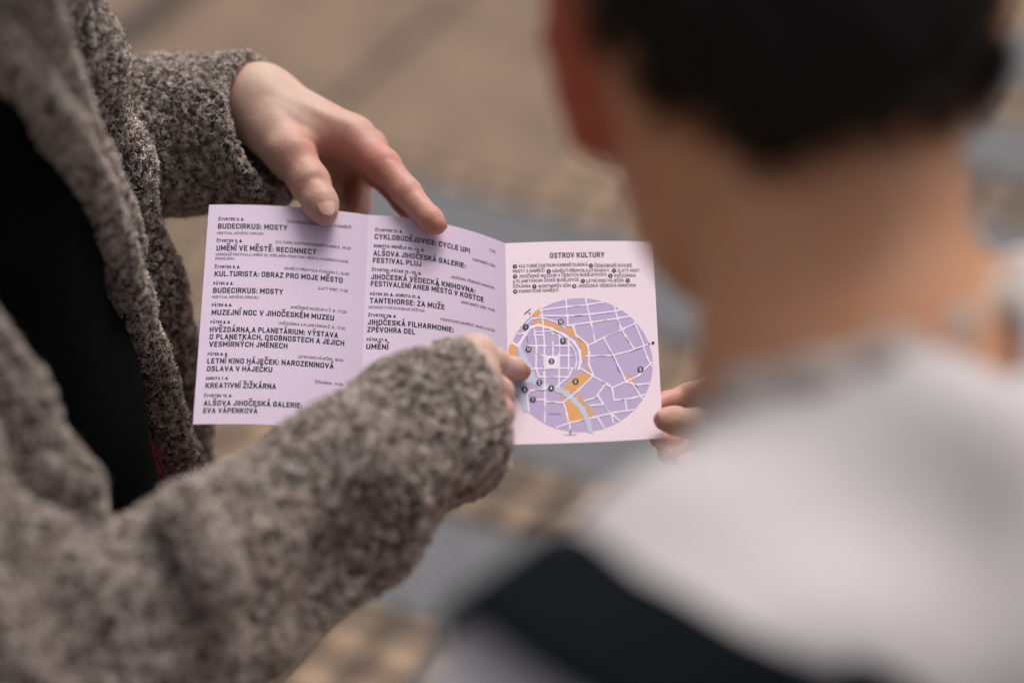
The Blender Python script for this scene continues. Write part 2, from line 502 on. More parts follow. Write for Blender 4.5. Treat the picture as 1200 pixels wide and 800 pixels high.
M_MAP = plain('map_lilac', (0.40, 0.31, 0.50), 0.6)
M_ROAD = plain('map_street', (0.72, 0.62, 0.74), 0.6)
M_PARK = plain('map_orange', (0.62, 0.29, 0.085), 0.6)
M_RIV = plain('map_water', (0.42, 0.47, 0.60), 0.6)

leaf = bpy.data.objects.new('leaflet', None); COL.objects.link(leaf)
leaf.location = Vector(panel_pt(1, np.array(0.5), np.array(1.0)))
tag(leaf, 'unfolded lilac programme leaflet with black text and a round town map', 'leaflet')
LEAF_INV = Matrix.Translation(-leaf.location)
def leaf_child(name, me, m, parent):
    if parent is leaf: me.transform(LEAF_INV)
    else: me.transform(LEAF_INV)
    return link(name, me, m, parent)

panel_objs = []
for k in range(3):
    nu, nv = 40, 30
    u = np.linspace(0, 1, nu+1); v = np.linspace(0, 1, nv+1)
    ug, vg = np.meshgrid(u, v)
    A = panel_pt(k, ug, vg, 0).reshape(-1, 3); Bk = panel_pt(k, ug, vg, -0.00022).reshape(-1, 3)
    n = len(A); F = []; W = nu+1
    for j in range(nv):
        for i in range(nu):
            a = j*W+i; F.append((a, a+W, a+W+1, a+1)); F.append((n+a, n+a+1, n+a+W+1, n+a+W))
    A0, B0 = A, Bk
    rim = list(range(W)) + [j*W+nu for j in range(1, nv+1)] + [nv*W+i for i in range(nu-1, -1, -1)] + [j*W for j in range(nv-1, 0, -1)]
    for q in range(len(rim)):
        b = (q+1) % len(rim); m_ = len(rim); F.append((2*n+q, 2*n+b, 2*n+m_+b, 2*n+m_+q))
    me = mesh_from('panel', np.concatenate([A, Bk, A[rim], Bk[rim]]), F, True)
    panel_objs.append(leaf_child('panel', me, M_PAPER3 if k == 2 else M_PAPER, leaf))
    panel_objs[-1]['label'] = ['left panel of programme text', 'middle panel of programme text', 'right panel with the round town map'][k]

class Flat:
    """printed shapes in a panel's own (u, v), collected into one mesh"""
    def __init__(self, k, lift): self.k = k; self.lift = lift; self.V = []; self.F = []
    def add(self, u, v, faces):
        n = len(self.V); P = panel_pt(self.k, np.asarray(u), np.asarray(v), self.lift)
        self.V.extend(P.tolist()); self.F.extend([tuple(i+n for i in f) for f in faces])
    def poly_px(self, pts):
        p = np.array(pts, float); u, v = panel_uv(self.k, p[:, 0], p[:, 1]); self.add(u, v, [tuple(range(len(p)))])
    def line_px(self, pts, w):
        p = np.array(pts, float)
        fine = [p[0]]
        for a, b in zip(p, p[1:]):
            k = max(1, int(np.linalg.norm(b-a)/5)); fine += [a+(b-a)*(i+1)/k for i in range(k)]
        V, F = [], []; stroke(fine, w, V, F); V = np.array(V)
        u, v = panel_uv(self.k, V[:, 0], V[:, 1]); self.add(u, v, F); return
    def disc_px(self, x, y, r, n=20):
        self.poly_px([(x+r*math.cos(t), y+r*math.sin(t)) for t in np.linspace(0, 2*math.pi, n, endpoint=False)])
    def build(self, name, m, parent):
        return leaf_child(name, mesh_poly(name, self.V, self.F), m, parent)

import unicodedata
_O = '0,.25 0,.75 .05,.92 .28,1 .72,1 .95,.92 1,.75 1,.25 .95,.08 .72,0 .28,0 .05,.08 0,.25'
GLY = {'A': (.66, '0,0 .5,1 1,0|.17,.28 .83,.28'), 'B': (.62, '0,.53 .65,.53 .9,.6 .95,.76 .9,.93 .65,1 0,1 0,0 .68,0 .94,.08 1,.27 .93,.46 .65,.53'),
       'C': (.62, '1,.82 .93,.95 .72,1 .28,1 .05,.92 0,.75 0,.25 .05,.08 .28,0 .72,0 .93,.05 1,.18'), 'D': (.64, '0,0 0,1 .62,1 .93,.9 1,.7 1,.3 .93,.1 .62,0 0,0'),
       'E': (.55, '1,1 0,1 0,0 1,0|0,.52 .88,.52'), 'F': (.54, '1,1 0,1 0,0|0,.5 .88,.5'), 'G': (.63, '1,.84 .93,.95 .72,1 .28,1 .05,.92 0,.75 0,.25 .05,.08 .28,0 .72,0 .95,.08 1,.25 1,.48 .58,.48'),
       'H': (.64, '0,0 0,1|1,0 1,1|0,.52 1,.52'), 'I': (.17, '.5,0 .5,1'), 'J': (.5, '1,1 1,.25 .92,.08 .7,0 .3,0 .07,.08 0,.25'), 'K': (.65, '0,0 0,1|1,1 0,.4|.36,.6 1,0'),
       'L': (.52, '0,1 0,0 1,0'), 'M': (.78, '0,0 0,1 .5,.3 1,1 1,0'), 'N': (.66, '0,0 0,1 1,0 1,1'), 'O': (.64, _O), 'P': (.61, '0,0 0,1 .68,1 .94,.92 1,.73 .94,.53 .68,.45 0,.45'),
       'R': (.63, '0,0 0,1 .68,1 .94,.92 1,.74 .94,.55 .68,.47 0,.47|.55,.47 1,0'), 'S': (.6, '.97,.86 .86,.97 .7,1 .28,1 .06,.93 0,.77 .06,.62 .3,.54 .7,.46 .94,.38 1,.23 .94,.07 .72,0 .28,0 .12,.03 .02,.14'),
       'T': (.6, '0,1 1,1|.5,1 .5,0'), 'U': (.63, '0,1 0,.25 .05,.08 .28,0 .72,0 .95,.08 1,.25 1,1'), 'V': (.66, '0,1 .5,0 1,1'), 'W': (.95, '0,1 .25,0 .5,.9 .75,0 1,1'), 'X': (.65, '0,0 1,1|0,1 1,0'),
       'Y': (.65, '0,1 .5,.45 1,1|.5,.45 .5,0'), 'Z': (.58, '0,1 1,1 0,0 1,0'), '0': (.58, _O), '1': (.36, '0,.8 .75,1 .75,0'), '2': (.56, '0,.75 .06,.92 .3,1 .7,1 .94,.92 1,.72 .9,.54 0,0 1,0'),
       '3': (.56, '0,.8 .08,.94 .3,1 .7,1 .92,.93 .96,.76 .9,.6 .65,.53 .4,.53|.65,.53 .93,.45 1,.27 .94,.08 .7,0 .3,0 .06,.08 0,.24'), '4': (.6, '.78,0 .78,.7|.6,1 0,.24 1,.24'),
       '5': (.57, '.94,1 .1,1 .05,.55 .3,.62 .7,.62 .94,.53 1,.32 .93,.09 .7,0 .3,0 .05,.09 0,.22'), '6': (.58, '.62,1 .08,.5 0,.3 .06,.1 .3,0 .7,0 .94,.1 1,.3 .94,.5 .7,.6 .2,.58'), '7': (.55, '0,1 1,1 .35,0'),
       '8': (.58, '.3,.53 .06,.62 .04,.82 .12,.94 .35,1 .65,1 .88,.94 .96,.82 .94,.62 .7,.53 .3,.53 .05,.42 0,.26 .06,.08 .3,0 .7,0 .94,.08 1,.26 .95,.42 .7,.53'),
       '9': (.58, '.38,0 .92,.5 1,.7 .94,.9 .7,1 .3,1 .06,.9 0,.7 .06,.5 .3,.4 .8,.42'), ':': (.17, '.5,.02 .5,.03|.5,.6 .5,.61'), '.': (.17, '.5,.02 .5,.03'), ',': (.17, '.5,.04 .1,-.16'), '!': (.17, '.5,0 .5,.04|.5,.3 .5,1'),
       '-': (.4, '0,.45 1,.45'), '\u2013': (.5, '0,.45 1,.45')}
MARK = {'\u030c': '-.2,1.38 0,1.2 .2,1.38', '\u0301': '-.08,1.18 .14,1.38', '\u030a': '-.13,1.3 0,1.43 .13,1.3 0,1.17 -.13,1.3'}
def pts_of(t): return [np.array([float(v) for v in q.split(',')]) for q in t.split()]
def stroke(P, w, V, F):
    """a mitred pen stroke along a line of points"""
    closed = np.allclose(P[0], P[-1])
    runs = [[P[0]]]
    for i in range(1, len(P)):
        runs[-1].append(P[i])
        if i < len(P)-1:
            d0 = P[i]-P[i-1]; d1 = P[i+1]-P[i]
            if d0 @ d1 < 0.45*np.linalg.norm(d0)*np.linalg.norm(d1): runs.append([P[i]])
    if len(runs) > 1 or not closed:
        for r_ in runs:
            r_ = [np.array(q) for q in r_]
            d = (r_[0]-r_[1])/max(np.linalg.norm(r_[0]-r_[1]), 1e-9); r_[0] = r_[0]+d*w*0.5
            d = (r_[-1]-r_[-2])/max(np.linalg.norm(r_[-1]-r_[-2]), 1e-9); r_[-1] = r_[-1]+d*w*0.5
            one_run(r_, w, V, F, False)
    else: one_run(P, w, V, F, True)
def one_run(P, w, V, F, closed):
    n = len(P); base = len(V)
    for i in range(n):
        a = P[i-1] if i else (P[-2] if closed else None); b = P[i+1] if i < n-1 else (P[1] if closed else None)
        d0 = None if a is None else (P[i]-a)/max(np.linalg.norm(P[i]-a), 1e-9); d1 = None if b is None else (b-P[i])/max(np.linalg.norm(b-P[i]), 1e-9)
        if d0 is None: d0 = d1
        if d1 is None: d1 = d0
        n0 = np.array([-d0[1], d0[0]]); n1 = np.array([-d1[1], d1[0]]); m = n0+n1; L = np.linalg.norm(m)
        m = n0 if L < 1e-6 else m/L
        m = m*min(1/max(float(m @ n0), 1e-3), 1.6)*w/2
        V.append(P[i]+m); V.append(P[i]-m)
    for i in range(n-1): F.append((base+2*i, base+2*i+1, base+2*i+3, base+2*i+2))
def glyphs(txt, bold):
    """lettering drawn with a pen of even width; cap height 1"""
    V, F = [], []; x = 0.0; sw = bold
    for ch in txt:
        if ch == ' ': x += 0.30; continue
        dec = unicodedata.normalize('NFD', ch); w, t = GLY[dec[0]]; s_ = sw*(1.45 if ch == '6' and bold > 0.16 else 1.0)
        for st in t.split('|'):
            stroke([np.array([x + sw/2 + q[0]*(w-sw), sw/2 + q[1]*(1-sw)]) for q in pts_of(st)], s_, V, F)
        for mk in dec[1:]:
            stroke([np.array([x + w/2 + q[0], q[1]]) for q in pts_of(MARK[mk])], sw*0.85, V, F)
        x += w + 0.13
    return np.array(V), F
CAPH = 1.0
def write(flat, txt, x0, y0, x1, cap, bold=0.17):
    """set a line of text from (x0, y0) on its baseline to where the photo shows its end"""
    V, F = glyphs(txt, bold)
    u0, v0 = panel_uv(flat.k, np.array([x0]), np.array([y0])); u0, v0 = float(u0[0]), float(v0[0])
    lo, hi = u0, u0+1.2
    for _ in range(30):
        mid = (lo+hi)/2
        if panel_px(flat.k, np.array(mid), np.array(v0))[0] < x1: lo = mid
        else: hi = mid
    q0 = panel_px(flat.k, np.array(u0), np.array(v0)); q1 = panel_px(flat.k, np.array(u0), np.array(v0+0.01))
    dv = 0.01/np.linalg.norm((q1-q0)[:2])
    xs = (V[:, 0]-V[:, 0].min())/(V[:, 0].max()-V[:, 0].min())
    flat.add(u0+xs*(lo-u0), v0-V[:, 1]/CAPH*cap*dv, F)

def z1(x, y): return 220+x/5.335, 230+y/5.335
def z2(x, y): return 220+x/5.715, 370+y/5.715
def z3(x, y): return 410+x/4.2105, 230+y/4.2105
def z4(x, y): return 580+x/5.714, 270+y/5.714
H, D, T = 'h', 'd', 't'          # heading, date, thin small line
L1 = [(z1, D, 'ČTVRTEK 5. 6.', 190, 152, 352), (z1, H, 'BUDECIRKUS: MOSTY', 188, 203, 623), (z1, T, 'FESTIVAL NOVÉHO CIRKUSU', 183, 238, 475),
      (z1, T, 'ČESKOBUDĚJOVICKÉ MOSTY A NÁBŘEŽÍ', 620, 166, 1023),
      (z1, D, 'ČTVRTEK 5. 6.', 180, 287, 342), (z1, H, 'UMĚNÍ VE MĚSTĚ: RECONNECT', 178, 340, 803), (z1, T, 'KULTURNÍ CENTRUM RABENŠTEJNSKÁ, 18:00', 550, 293, 1018),
      (z1, T, 'VERNISÁŽ FESTIVALU UMĚNÍ VE VEŘEJNÉM PROSTORU MĚSTA A KOMENTOVANÁ', 172, 371, 1003), (z1, T, 'PROHLÍDKA', 172, 397, 292),
      (z1, D, 'ČTVRTEK 5. 6.', 168, 450, 327), (z1, H, 'KUL.TURISTA: OBRAZ PRO MOJE MĚSTO', 165, 500, 968), (z1, T, 'NÁMĚSTÍ PŘEMYSLA OTAKARA II., 16:00', 602, 458, 1008),
      (z1, D, 'PÁTEK 6. 6.', 160, 553, 285), (z1, H, 'BUDECIRKUS: MOSTY', 158, 604, 597), (z1, T, 'FESTIVAL NOVÉHO CIRKUSU', 152, 637, 443), (z1, T, 'ZLATÝ MOST, 17:00', 815, 580, 1000),
      (z1, D, 'PÁTEK 6. 6.', 150, 688, 277), (z1, H, 'MUZEJNÍ NOC V JIHOČESKÉM MUZEU', 147, 742, 915), (z1, T, 'JIHOČESKÉ MUZEUM V Č. B., 17:00', 640, 700, 993),
      (z2, D, 'PÁTEK 6. 6.', 152, 51, 287), (z2, H, 'HVĚZDÁRNA A PLANETÁRIUM: VÝSTAVA', 147, 109, 1007), (z2, H, 'O PLANETKÁCH, OSOBNOSTECH A JEJICH', 145, 157, 1048),
      (z2, H, 'VESMÍRNÝCH JMÉNECH', 142, 207, 668), (z2, T, 'HVĚZDÁRNA A PLANETÁRIUM Č. B., 17:00', 610, 57, 1055),
      (z2, D, 'PÁTEK 6. 6.', 133, 265, 268), (z2, H, 'LETNÍ KINO HÁJEČEK: NAROZENINOVÁ', 130, 319, 978), (z2, H, 'OSLAVA V HÁJEČKU', 127, 371, 565),
      (z2, T, 'LETNÍ KINO HÁJEČEK, 18:00', 737, 280, 1042), (z2, D, 'SOBOTA 7. 6.', 120, 427, 272), (z2, H, 'KREATIVNÍ ŽIŽKÁRNA', 116, 483, 592), (z2, T, 'ŽIŽKÁRNA, 14:00', 850, 450, 1040),
      (z2, D, 'ČTVRTEK 12. 6.', 108, 544, 297), (z2, H, 'ALŠOVA JIHOČESKÁ GALERIE:', 105, 601, 765), (z2, H, 'EVA VÁPENKOVÁ', 103, 651, 467)]
L2 = [(z3, D, 'ČTVRTEK 12. 6.', 125, 173, 260), (z3, H, 'CYKLOBUDĚJOVICE: CYCLE UP!', 122, 211, 592), (z3, T, '17:00', 688, 270, 717),
      (z3, D, 'SOBOTA–NEDĚLE 13.–14. 6.', 117, 251, 368), (z3, H, 'ALŠOVA JIHOČESKÁ GALERIE:', 115, 293, 572), (z3, H, 'FESTIVAL PLUJ', 113, 328, 353), (z3, T, 'WORTNERŮV DŮM', 605, 316, 717),
      (z3, D, 'ČTVRTEK–PÁTEK 19.–20. 6.', 108, 369, 353), (z3, H, 'JIHOČESKÁ VĚDECKÁ KNIHOVNA:', 105, 409, 620), (z3, H, 'FESTIVALENÍ ANEB MĚSTO V KOSTCE', 103, 443, 660), (z3, T, 'JIHOČESKÁ VĚDECKÁ KNIHOVNA', 498, 402, 715),
      (z3, D, 'PÁTEK 20. 6., SOBOTA 21. 6.', 100, 488, 350), (z3, H, 'TANTEHORSE: ZA MUŽE', 98, 526, 467), (z3, T, 'INTERAKTIVNÍ DIVADELNÍ ZÁŽITEK', 93, 553, 370), (z3, T, 'WORTNERŮV DŮM, 19:00', 550, 527, 715),
      (z3, D, 'ČTVRTEK 26. 6.', 90, 593, 230), (z3, H, 'JIHOČESKÁ FILHARMONIE:', 88, 633, 513), (z3, H, 'ZPĚVOHRA DEL', 85, 669, 322), (z3, T, 'PIARISTICKÉ NÁMĚSTÍ, 18:00 A 21:00', 448, 612, 715),
      (z3, D, 'PÁTEK 27. 6.', 83, 713, 187), (z3, H, 'UMĚNÍ', 80, 753, 195)]
for k, rows_ in ((0, L1), (1, L2)):
    ink = Flat(k, 0.00012); thin = Flat(k, 0.00012)
    for zf, kind, txt, x0, y0, x1 in rows_:
        a = zf(x0, y0); b = zf(x1, y0)
        if kind == H: write(ink, txt, a[0], a[1], b[0], 6.2, 0.19)
        elif kind == D: write(ink, txt, a[0], a[1], b[0], 3.3, 0.2)
        else: write(thin, txt, a[0], a[1], b[0], 3.0, 0.14)
    ink.build('printed_text', M_INK, panel_objs[k]); thin.build('small_print', M_INKG, panel_objs[k])

ink = Flat(2, 0.00012); thin = Flat(2, 0.00012); num = Flat(2, 0.00022); mnum = Flat(2, 0.00038); pin = Flat(2, 0.00034); bul = Flat(2, 0.00012); cap = Flat(2, 0.00012)
a = z4(368, 185); b = z4(735, 185); write(ink, 'OSTROV KULTURY', a[0], a[1], b[0], 6.1, 0.19)
LEG = [(250, [(1, 134), ('KULTURNÍ CENTRUM RABENŠTEJNSKÁ', 160, 622), (2, 643), ('ČESKOBUDĚJOVICKÉ', 667, 918)]),
       (284, [('MOSTY A NÁBŘEŽÍ', 120, 335), (3, 360), ('NÁMĚSTÍ PŘEMYSLA OTAKARA II.', 385, 768), (4, 797), ('ZLATÝ MOST', 820, 968)]),
       (318, [(5, 135), ('JIHOČESKÉ MUZEUM V ČESKÝCH BUDĚJOVICÍCH', 160, 748), (6, 773), ('HVĚZDÁRNA', 797, 945)]),
       (351, [('A PLANETÁRIUM ČESKÉ BUDĚJOVICE', 120, 563), (7, 589), ('LETNÍ KINO HÁJEČEK', 613, 865), (8, 889)]),
       (385, [('ŽIŽKÁRNA', 120, 240), (9, 264), ('WORTNERŮV DŮM', 290, 508), (10, 531), ('JIHOČESKÁ VĚDECKÁ KNIHOVNA', 555, 946)]),
       (418, [(11, 136), ('PIARISTICKÉ NÁMĚSTÍ', 160, 428)])]
for y, items in LEG:
    for it in items:
        yy = y - (it[1]-120)*0.009
        if len(it) == 2:
            q = z4(it[1], yy-9); bul.disc_px(q[0], q[1], 2.6)
            w = 1.0 if it[0] < 10 else 2.2
            write(num, str(it[0]), q[0]-w/2, q[1]+1.4, q[0]+w/2, 2.8, 0.2)
        else:
            q = z4(it[1], yy); e = z4(it[2], yy); write(thin, it[0], q[0], q[1], e[0], 3.6, 0.16)
def z5(x, y): return 580+x/4.0, 330+y/4.0
CX, CY, RX, RY = 400, 391, 340, 314
disc = Flat(2, 0.00006); road = Flat(2, 0.00026); park = Flat(2, 0.00014); riv = Flat(2, 0.00020); mark = Flat(2, 0.00030)
th = np.linspace(0, 2*math.pi, 72, endpoint=False)
ring = [z5(CX+RX*math.cos(t), CY+RY*math.sin(t)) for t in th]
for q in range(72):
    a, b = th[q], th[(q+1) % 72]
    for r0, r1 in zip(np.linspace(0.001, 1, 15)[:-1], np.linspace(0.001, 1, 15)[1:]):
        disc.poly_px([z5(CX+r*RX*math.cos(t), CY+r*RY*math.sin(t)) for r, t in ((r0, a), (r1, a), (r1, b), (r0, b))])
def inside(p): return ((p[0]-CX)/RX)**2+((p[1]-CY)/RY)**2 < 0.985
def street(pts, w, fl=road):
    """a street, cut where it leaves the round map"""
    P = []
    for a, b in zip(pts, pts[1:]):
        for t in np.linspace(0, 1, 25):
            P.append((lerp(a[0], b[0], t), lerp(a[1], b[1], t)))
    run = []
    def flush_run(r):
        if len(r) > 1:
            keep = [r[0]]
            for i in range(1, len(r)-1):
                if r[i] in pts: keep.append(r[i])
            keep.append(r[-1]); fl.line_px([z5(*q) for q in keep], w/4.0)
    for p in P:
        if inside(p): run.append(p)
        else: flush_run(run); run = []
    flush_run(run)
for s in ([(205, 134), (330, 118), (430, 108), (512, 95)], [(210, 158), (330, 160), (450, 152), (570, 137), (590, 130)], [(340, 205), (450, 190), (575, 172), (640, 160)],
          [(330, 60), (340, 150), (342, 205)], [(420, 60), (450, 190), (470, 285)], [(555, 95), (572, 165), (585, 205), (610, 250), (652, 312)],
          [(440, 297), (510, 262), (600, 222), (690, 180)], [(510, 262), (560, 355), (605, 445), (615, 470)], [(430, 348), (550, 345), (640, 322), (740, 285)],
          [(696, 305), (712, 350), (735, 395)], [(550, 497), (612, 468), (672, 440), (740, 372)], [(612, 470), (670, 482), (740, 474)],
          [(455, 440), (520, 476), (550, 497), (558, 555), (645, 545), (730, 520)], [(520, 476), (480, 530), (500, 562), (545, 618), (600, 665)],
          [(420, 558), (480, 540)], [(445, 580), (510, 574)], [(640, 470), (690, 545), (705, 580)], [(255, 695), (345, 662), (460, 636), (560, 612), (680, 596)],
          [(545, 618), (555, 660)], [(480, 632), (515, 690)], [(610, 548), (618, 603)],
          [(185, 225), (195, 300), (192, 400), (205, 445)], [(222, 160), (232, 290), (230, 420), (235, 490), (232, 680)], [(270, 235), (272, 350)], [(303, 250), (300, 490)],
          [(345, 275), (345, 445)], [(185, 250), (225, 250)], [(160, 300), (350, 300)], [(190, 345), (235, 345)], [(295, 345), (405, 348)], [(172, 408), (235, 405), (365, 405)],
          [(205, 445), (345, 445)], [(190, 552), (240, 552)], [(150, 530), (165, 510), (230, 502)], [(232, 562), (322, 566)], [(322, 566), (335, 612), (345, 662)],
          [(322, 562), (388, 510), (462, 440)], [(150, 530), (165, 640)], [(400, 405), (460, 440)], [(350, 660), (352, 705)], [(110, 245), (140, 238)], [(290, 490), (345, 445), (365, 405)],
          [(655, 190), (700, 300)], [(215, 118), (222, 165)]):
    street(s, 7.5)
street([(80, 285), (110, 300), (140, 250), (165, 215), (200, 203), (260, 218), (320, 245), (368, 280), (395, 320), (402, 370), (392, 410)], 11)
street([(185, 235), (260, 232), (315, 262), (352, 290), (378, 330), (383, 375), (376, 408)], 5)
street([(150, 195), (175, 172), (225, 168), (290, 190), (330, 215)], 6)
street([(342, 205), (366, 205), (380, 250), (432, 290), (442, 330), (440, 385), (462, 440)], 8)
road.poly_px([z5(*q) for q in ((236, 346), (297, 346), (297, 402), (236, 402))])
for P in ([(172, 155), (210, 122), (215, 165), (195, 168)], [(168, 196), (190, 180), (220, 180), (220, 203), (190, 199)], [(228, 183), (270, 190), (318, 215), (303, 230), (270, 213), (228, 205)],
          [(318, 232), (345, 210), (362, 212), (375, 245), (352, 250)], [(352, 248), (375, 245), (405, 275), (435, 297), (430, 345), (408, 345), (405, 310), (380, 270)],
          [(412, 352), (430, 350), (425, 372), (412, 370)], [(430, 405), (447, 375), (457, 432)], [(312, 512), (345, 470), (385, 437), (425, 424), (456, 442), (400, 490), (360, 522), (335, 520)],
          [(330, 568), (352, 540), (372, 550), (410, 592), (420, 642), (345, 657), (332, 612)], [(388, 516), (420, 562), (455, 605), (465, 630), (442, 636), (428, 590), (374, 532)],
          [(300, 522), (335, 545), (318, 553)], [(597, 432), (622, 427), (608, 463)], [(632, 432), (662, 468), (620, 470)], [(62, 350), (66, 300), (85, 285), (105, 300), (100, 340), (80, 352)],
          [(98, 364), (118, 347), (142, 378), (122, 388)]):
    park.poly_px([z5(*q) for q in P])
def river(pts, w): street(pts, w, riv)
river([(112, 300), (126, 340), (156, 388), (168, 430), (186, 466), (230, 490), (290, 502), (330, 520), (370, 552), (408, 592), (432, 640), (448, 700)], 22)
river([(70, 470), (120, 468), (175, 455)], 30); river([(85, 478), (128, 540), (160, 640)], 30)
NUM = [(1, 145, 212), (10, 309, 188), (9, 319, 277), (11, 158, 316), (3, 265, 373), (2, 208, 472), (4, 264, 498), (5, 378, 467), (6, 140, 505), (7, 178, 551), (8, 683, 411)]
for s, x, y in NUM:
    q = z5(x, y); pin.disc_px(q[0], q[1], 3.6)
    w = 2.4 if s not in (1, 10, 11) else (1.2 if s == 1 else 4.0)
    write(mnum, str(s), q[0]-w/2, q[1]+2.1, q[0]+w/2, 4.2, 0.17)
for a, b in (((370, 115), (400, 110)), ((375, 160), (410, 157)), ((505, 183), (525, 179)), ((577, 180), (580, 205)), ((455, 215), (462, 245)), ((520, 258), (580, 230)), ((618, 258), (628, 282)),
             ((540, 325), (565, 372)), ((480, 348), (520, 347)), ((640, 325), (690, 308)), ((570, 395), (585, 425)), ((500, 465), (520, 478)), ((150, 255), (155, 285)), ((190, 340), (215, 345)),
             ((245, 298), (275, 299)), ((300, 305), (302, 330)), ((270, 245), (271, 280)), ((360, 346), (395, 347)), ((265, 232), (295, 242)), ((390, 262), (412, 282)), ((190, 505), (240, 510)),
             ((245, 443), (280, 445)), ((255, 565), (280, 566)), ((255, 618), (310, 619)), ((232, 580), (233, 610)), ((470, 545), (485, 540)), ((510, 575), (540, 605)), ((590, 555), (610, 550)),
             ((655, 478), (670, 500)), ((405, 650), (440, 640)), ((345, 415), (346, 435)), ((228, 395), (229, 420)), ((340, 125), (342, 150))):
    mark.line_px([z5(*a), z5(*b)], 0.5)
a = z5(140, 150); mark.line_px([a, z5(166, 128)], 1.1)
pin.poly_px([z5(158, 144), z5(168, 146), z5(163, 153)])
pin.poly_px([z5(349, 702), z5(359, 702), z5(354, 712)]); mark.line_px([z5(354, 690), z5(354, 702)], 0.8)
a = z5(325, 722); b = z5(384, 722); write(cap, 'Č. KRUMLOV', a[0], a[1], b[0], 1.9, 0.12)
q = z5(741, 286); pin.disc_px(q[0], q[1], 1.7); q = z5(722, 290); pin.disc_px(q[0], q[1], 0.9)
P2 = panel_objs[2]
ink.build('printed_text', M_INK, P2); thin.build('small_print', M_INKG, P2); num.build('legend_numbers', M_PAPER3, P2); mnum.build('map_numbers', M_PAPER3, P2); pin.build('map_markers', M_INK, P2); bul.build('legend_bullets', M_INK, P2); cap.build('map_caption', M_INKG, P2)
disc.build('town_map', M_MAP, P2); road.build('map_streets', M_ROAD, P2); park.build('map_parks', M_PARK, P2); riv.build('map_river', M_RIV, P2); mark.build('street_names', M_INKG, P2)

# ------------------------------------------------------------------ yarn loops standing on the coat
def lump(P, wl, seed=0):
    """smooth random lumps of about wl metres, 0 to 1"""
    q = P/wl; i = np.floor(q).astype(np.int64); f = q-i; f = f*f*(3-2*f); out = 0
    for dx in (0, 1):
        for dy in (0, 1):
            for dz in (0, 1):
                j = i+np.array([dx, dy, dz]); hsh = (j[..., 0]*73856093 ^ j[..., 1]*19349663 ^ j[..., 2]*83492791 ^ (seed*2654435761)) & 0xFFFFFF
                hsh = (hsh*1103515245+12345) & 0xFFFFFF; hsh = (hsh ^ (hsh >> 7))*2654435 & 0xFFFFFF
                out = out + hsh/16777215.0*(f[..., 0] if dx else 1-f[..., 0])*(f[..., 1] if dy else 1-f[..., 1])*(f[..., 2] if dz else 1-f[..., 2])
    return out

def pile(name, srf, density, rad, thick, parent, m, stray=0.04, win=(-260, -260, 1300, 1060), keep=None, seed=3):
    r = np.random.default_rng(seed)
    me = srf.data
    n = len(me.vertices); V = np.empty(n*3, np.float32); me.vertices.foreach_get('co', V); V = V.reshape(-1, 3).astype(float)
    q = np.empty(len(me.loops), np.int32); me.loops.foreach_get('vertex_index', q); Q = q.reshape(-1, 4)
    a, b, cq, d = (V[Q[:, i]] for i in range(4))
    nrm = np.cross(cq-a, d-b); ar = np.linalg.norm(nrm, axis=1)*0.5; nrm /= np.maximum(2*ar, 1e-12)[:, None]
    cen = (a+b+cq+d)/4; x, y, _ = to_px(cen)
    ok = (x > win[0]) & (x < win[2]) & (y > win[1]) & (y < win[3])
    if keep is not None: ok &= keep(cen)
    ar = ar*ok; N = int(ar.sum()*density)
    f = r.choice(len(Q), N, p=ar/ar.sum())
    s, t = r.random((2, N, 1))
    P = (a[f]*(1-s)+b[f]*s)*(1-t) + (d[f]*(1-s)+cq[f]*s)*t
    lv = lump(P, rad*2.3, seed); kp = r.random(N) < np.clip(0.35+1.7*(lv-0.25), 0.25, 1)
    P, f, lv = P[kp], f[kp], lv[kp]; N = len(P); P = P + nrm[f]*((lv-0.4)*rad*1.2)[:, None]
    nn = nrm[f] + r.normal(0, 0.25, (N, 3)); nn /= np.linalg.norm(nn, axis=1)[:, None]
    t1 = np.cross(nn, r.normal(size=(N, 3))); t1 /= np.linalg.norm(t1, axis=1)[:, None]; t2 = np.cross(nn, t1)
    K_ = 7; ra = rad*r.uniform(0.5, 1.3, (N, 1, 1)); tilt = r.uniform(0.3, 1.3, (N, 1, 1))
    ang = np.linspace(0, 1, K_)[None, :, None]*r.uniform(3.5, 6.6, (N, 1, 1)) + r.uniform(0, 6.28, (N, 1, 1))
    up = (1-np.cos(ang))*0.5
    C = P[:, None] + ra*(np.cos(ang)*t1[:, None] + np.sin(ang)*(t2[:, None]*np.cos(tilt) + nn[:, None]*np.sin(tilt))) + nn[:, None]*(ra*0.5)
    th = np.full((N, K_), thick)*r.uniform(0.6, 1.3, (N, 1))
    st = r.random(N) < stray
    ns = int(st.sum())
    if ns:
        L = rad*r.uniform(1.2, 3.2, (ns, 1, 1)); tt = np.linspace(0, 1, K_)[None, :, None]
        C[st] = P[st][:, None] + nn[st][:, None]*L*tt + t1[st][:, None]*L*0.6*np.sin(tt*r.uniform(1, 4, (ns, 1, 1))) + t2[st][:, None]*L*0.5*tt*tt*r.normal(0, 1, (ns, 1, 1))
        th[st] = thick*0.28
    hc = bpy.data.hair_curves.new(name)
    hc.add_curves([K_]*N)
    hc.position_data.foreach_set('vector', C.astype(np.float32).ravel())
    at = hc.attributes.get('radius') or hc.attributes.new('radius', 'FLOAT', 'POINT')
    at.data.foreach_set('value', th.astype(np.float32).ravel())
    hc.materials.append(m)
    o = bpy.data.objects.new(name, hc); COL.objects.link(o); o.parent = parent
    return o

def W3(x, y, z): return np.array([x, y, z], float)
ZZ = np.array([0, 0, 1.0])

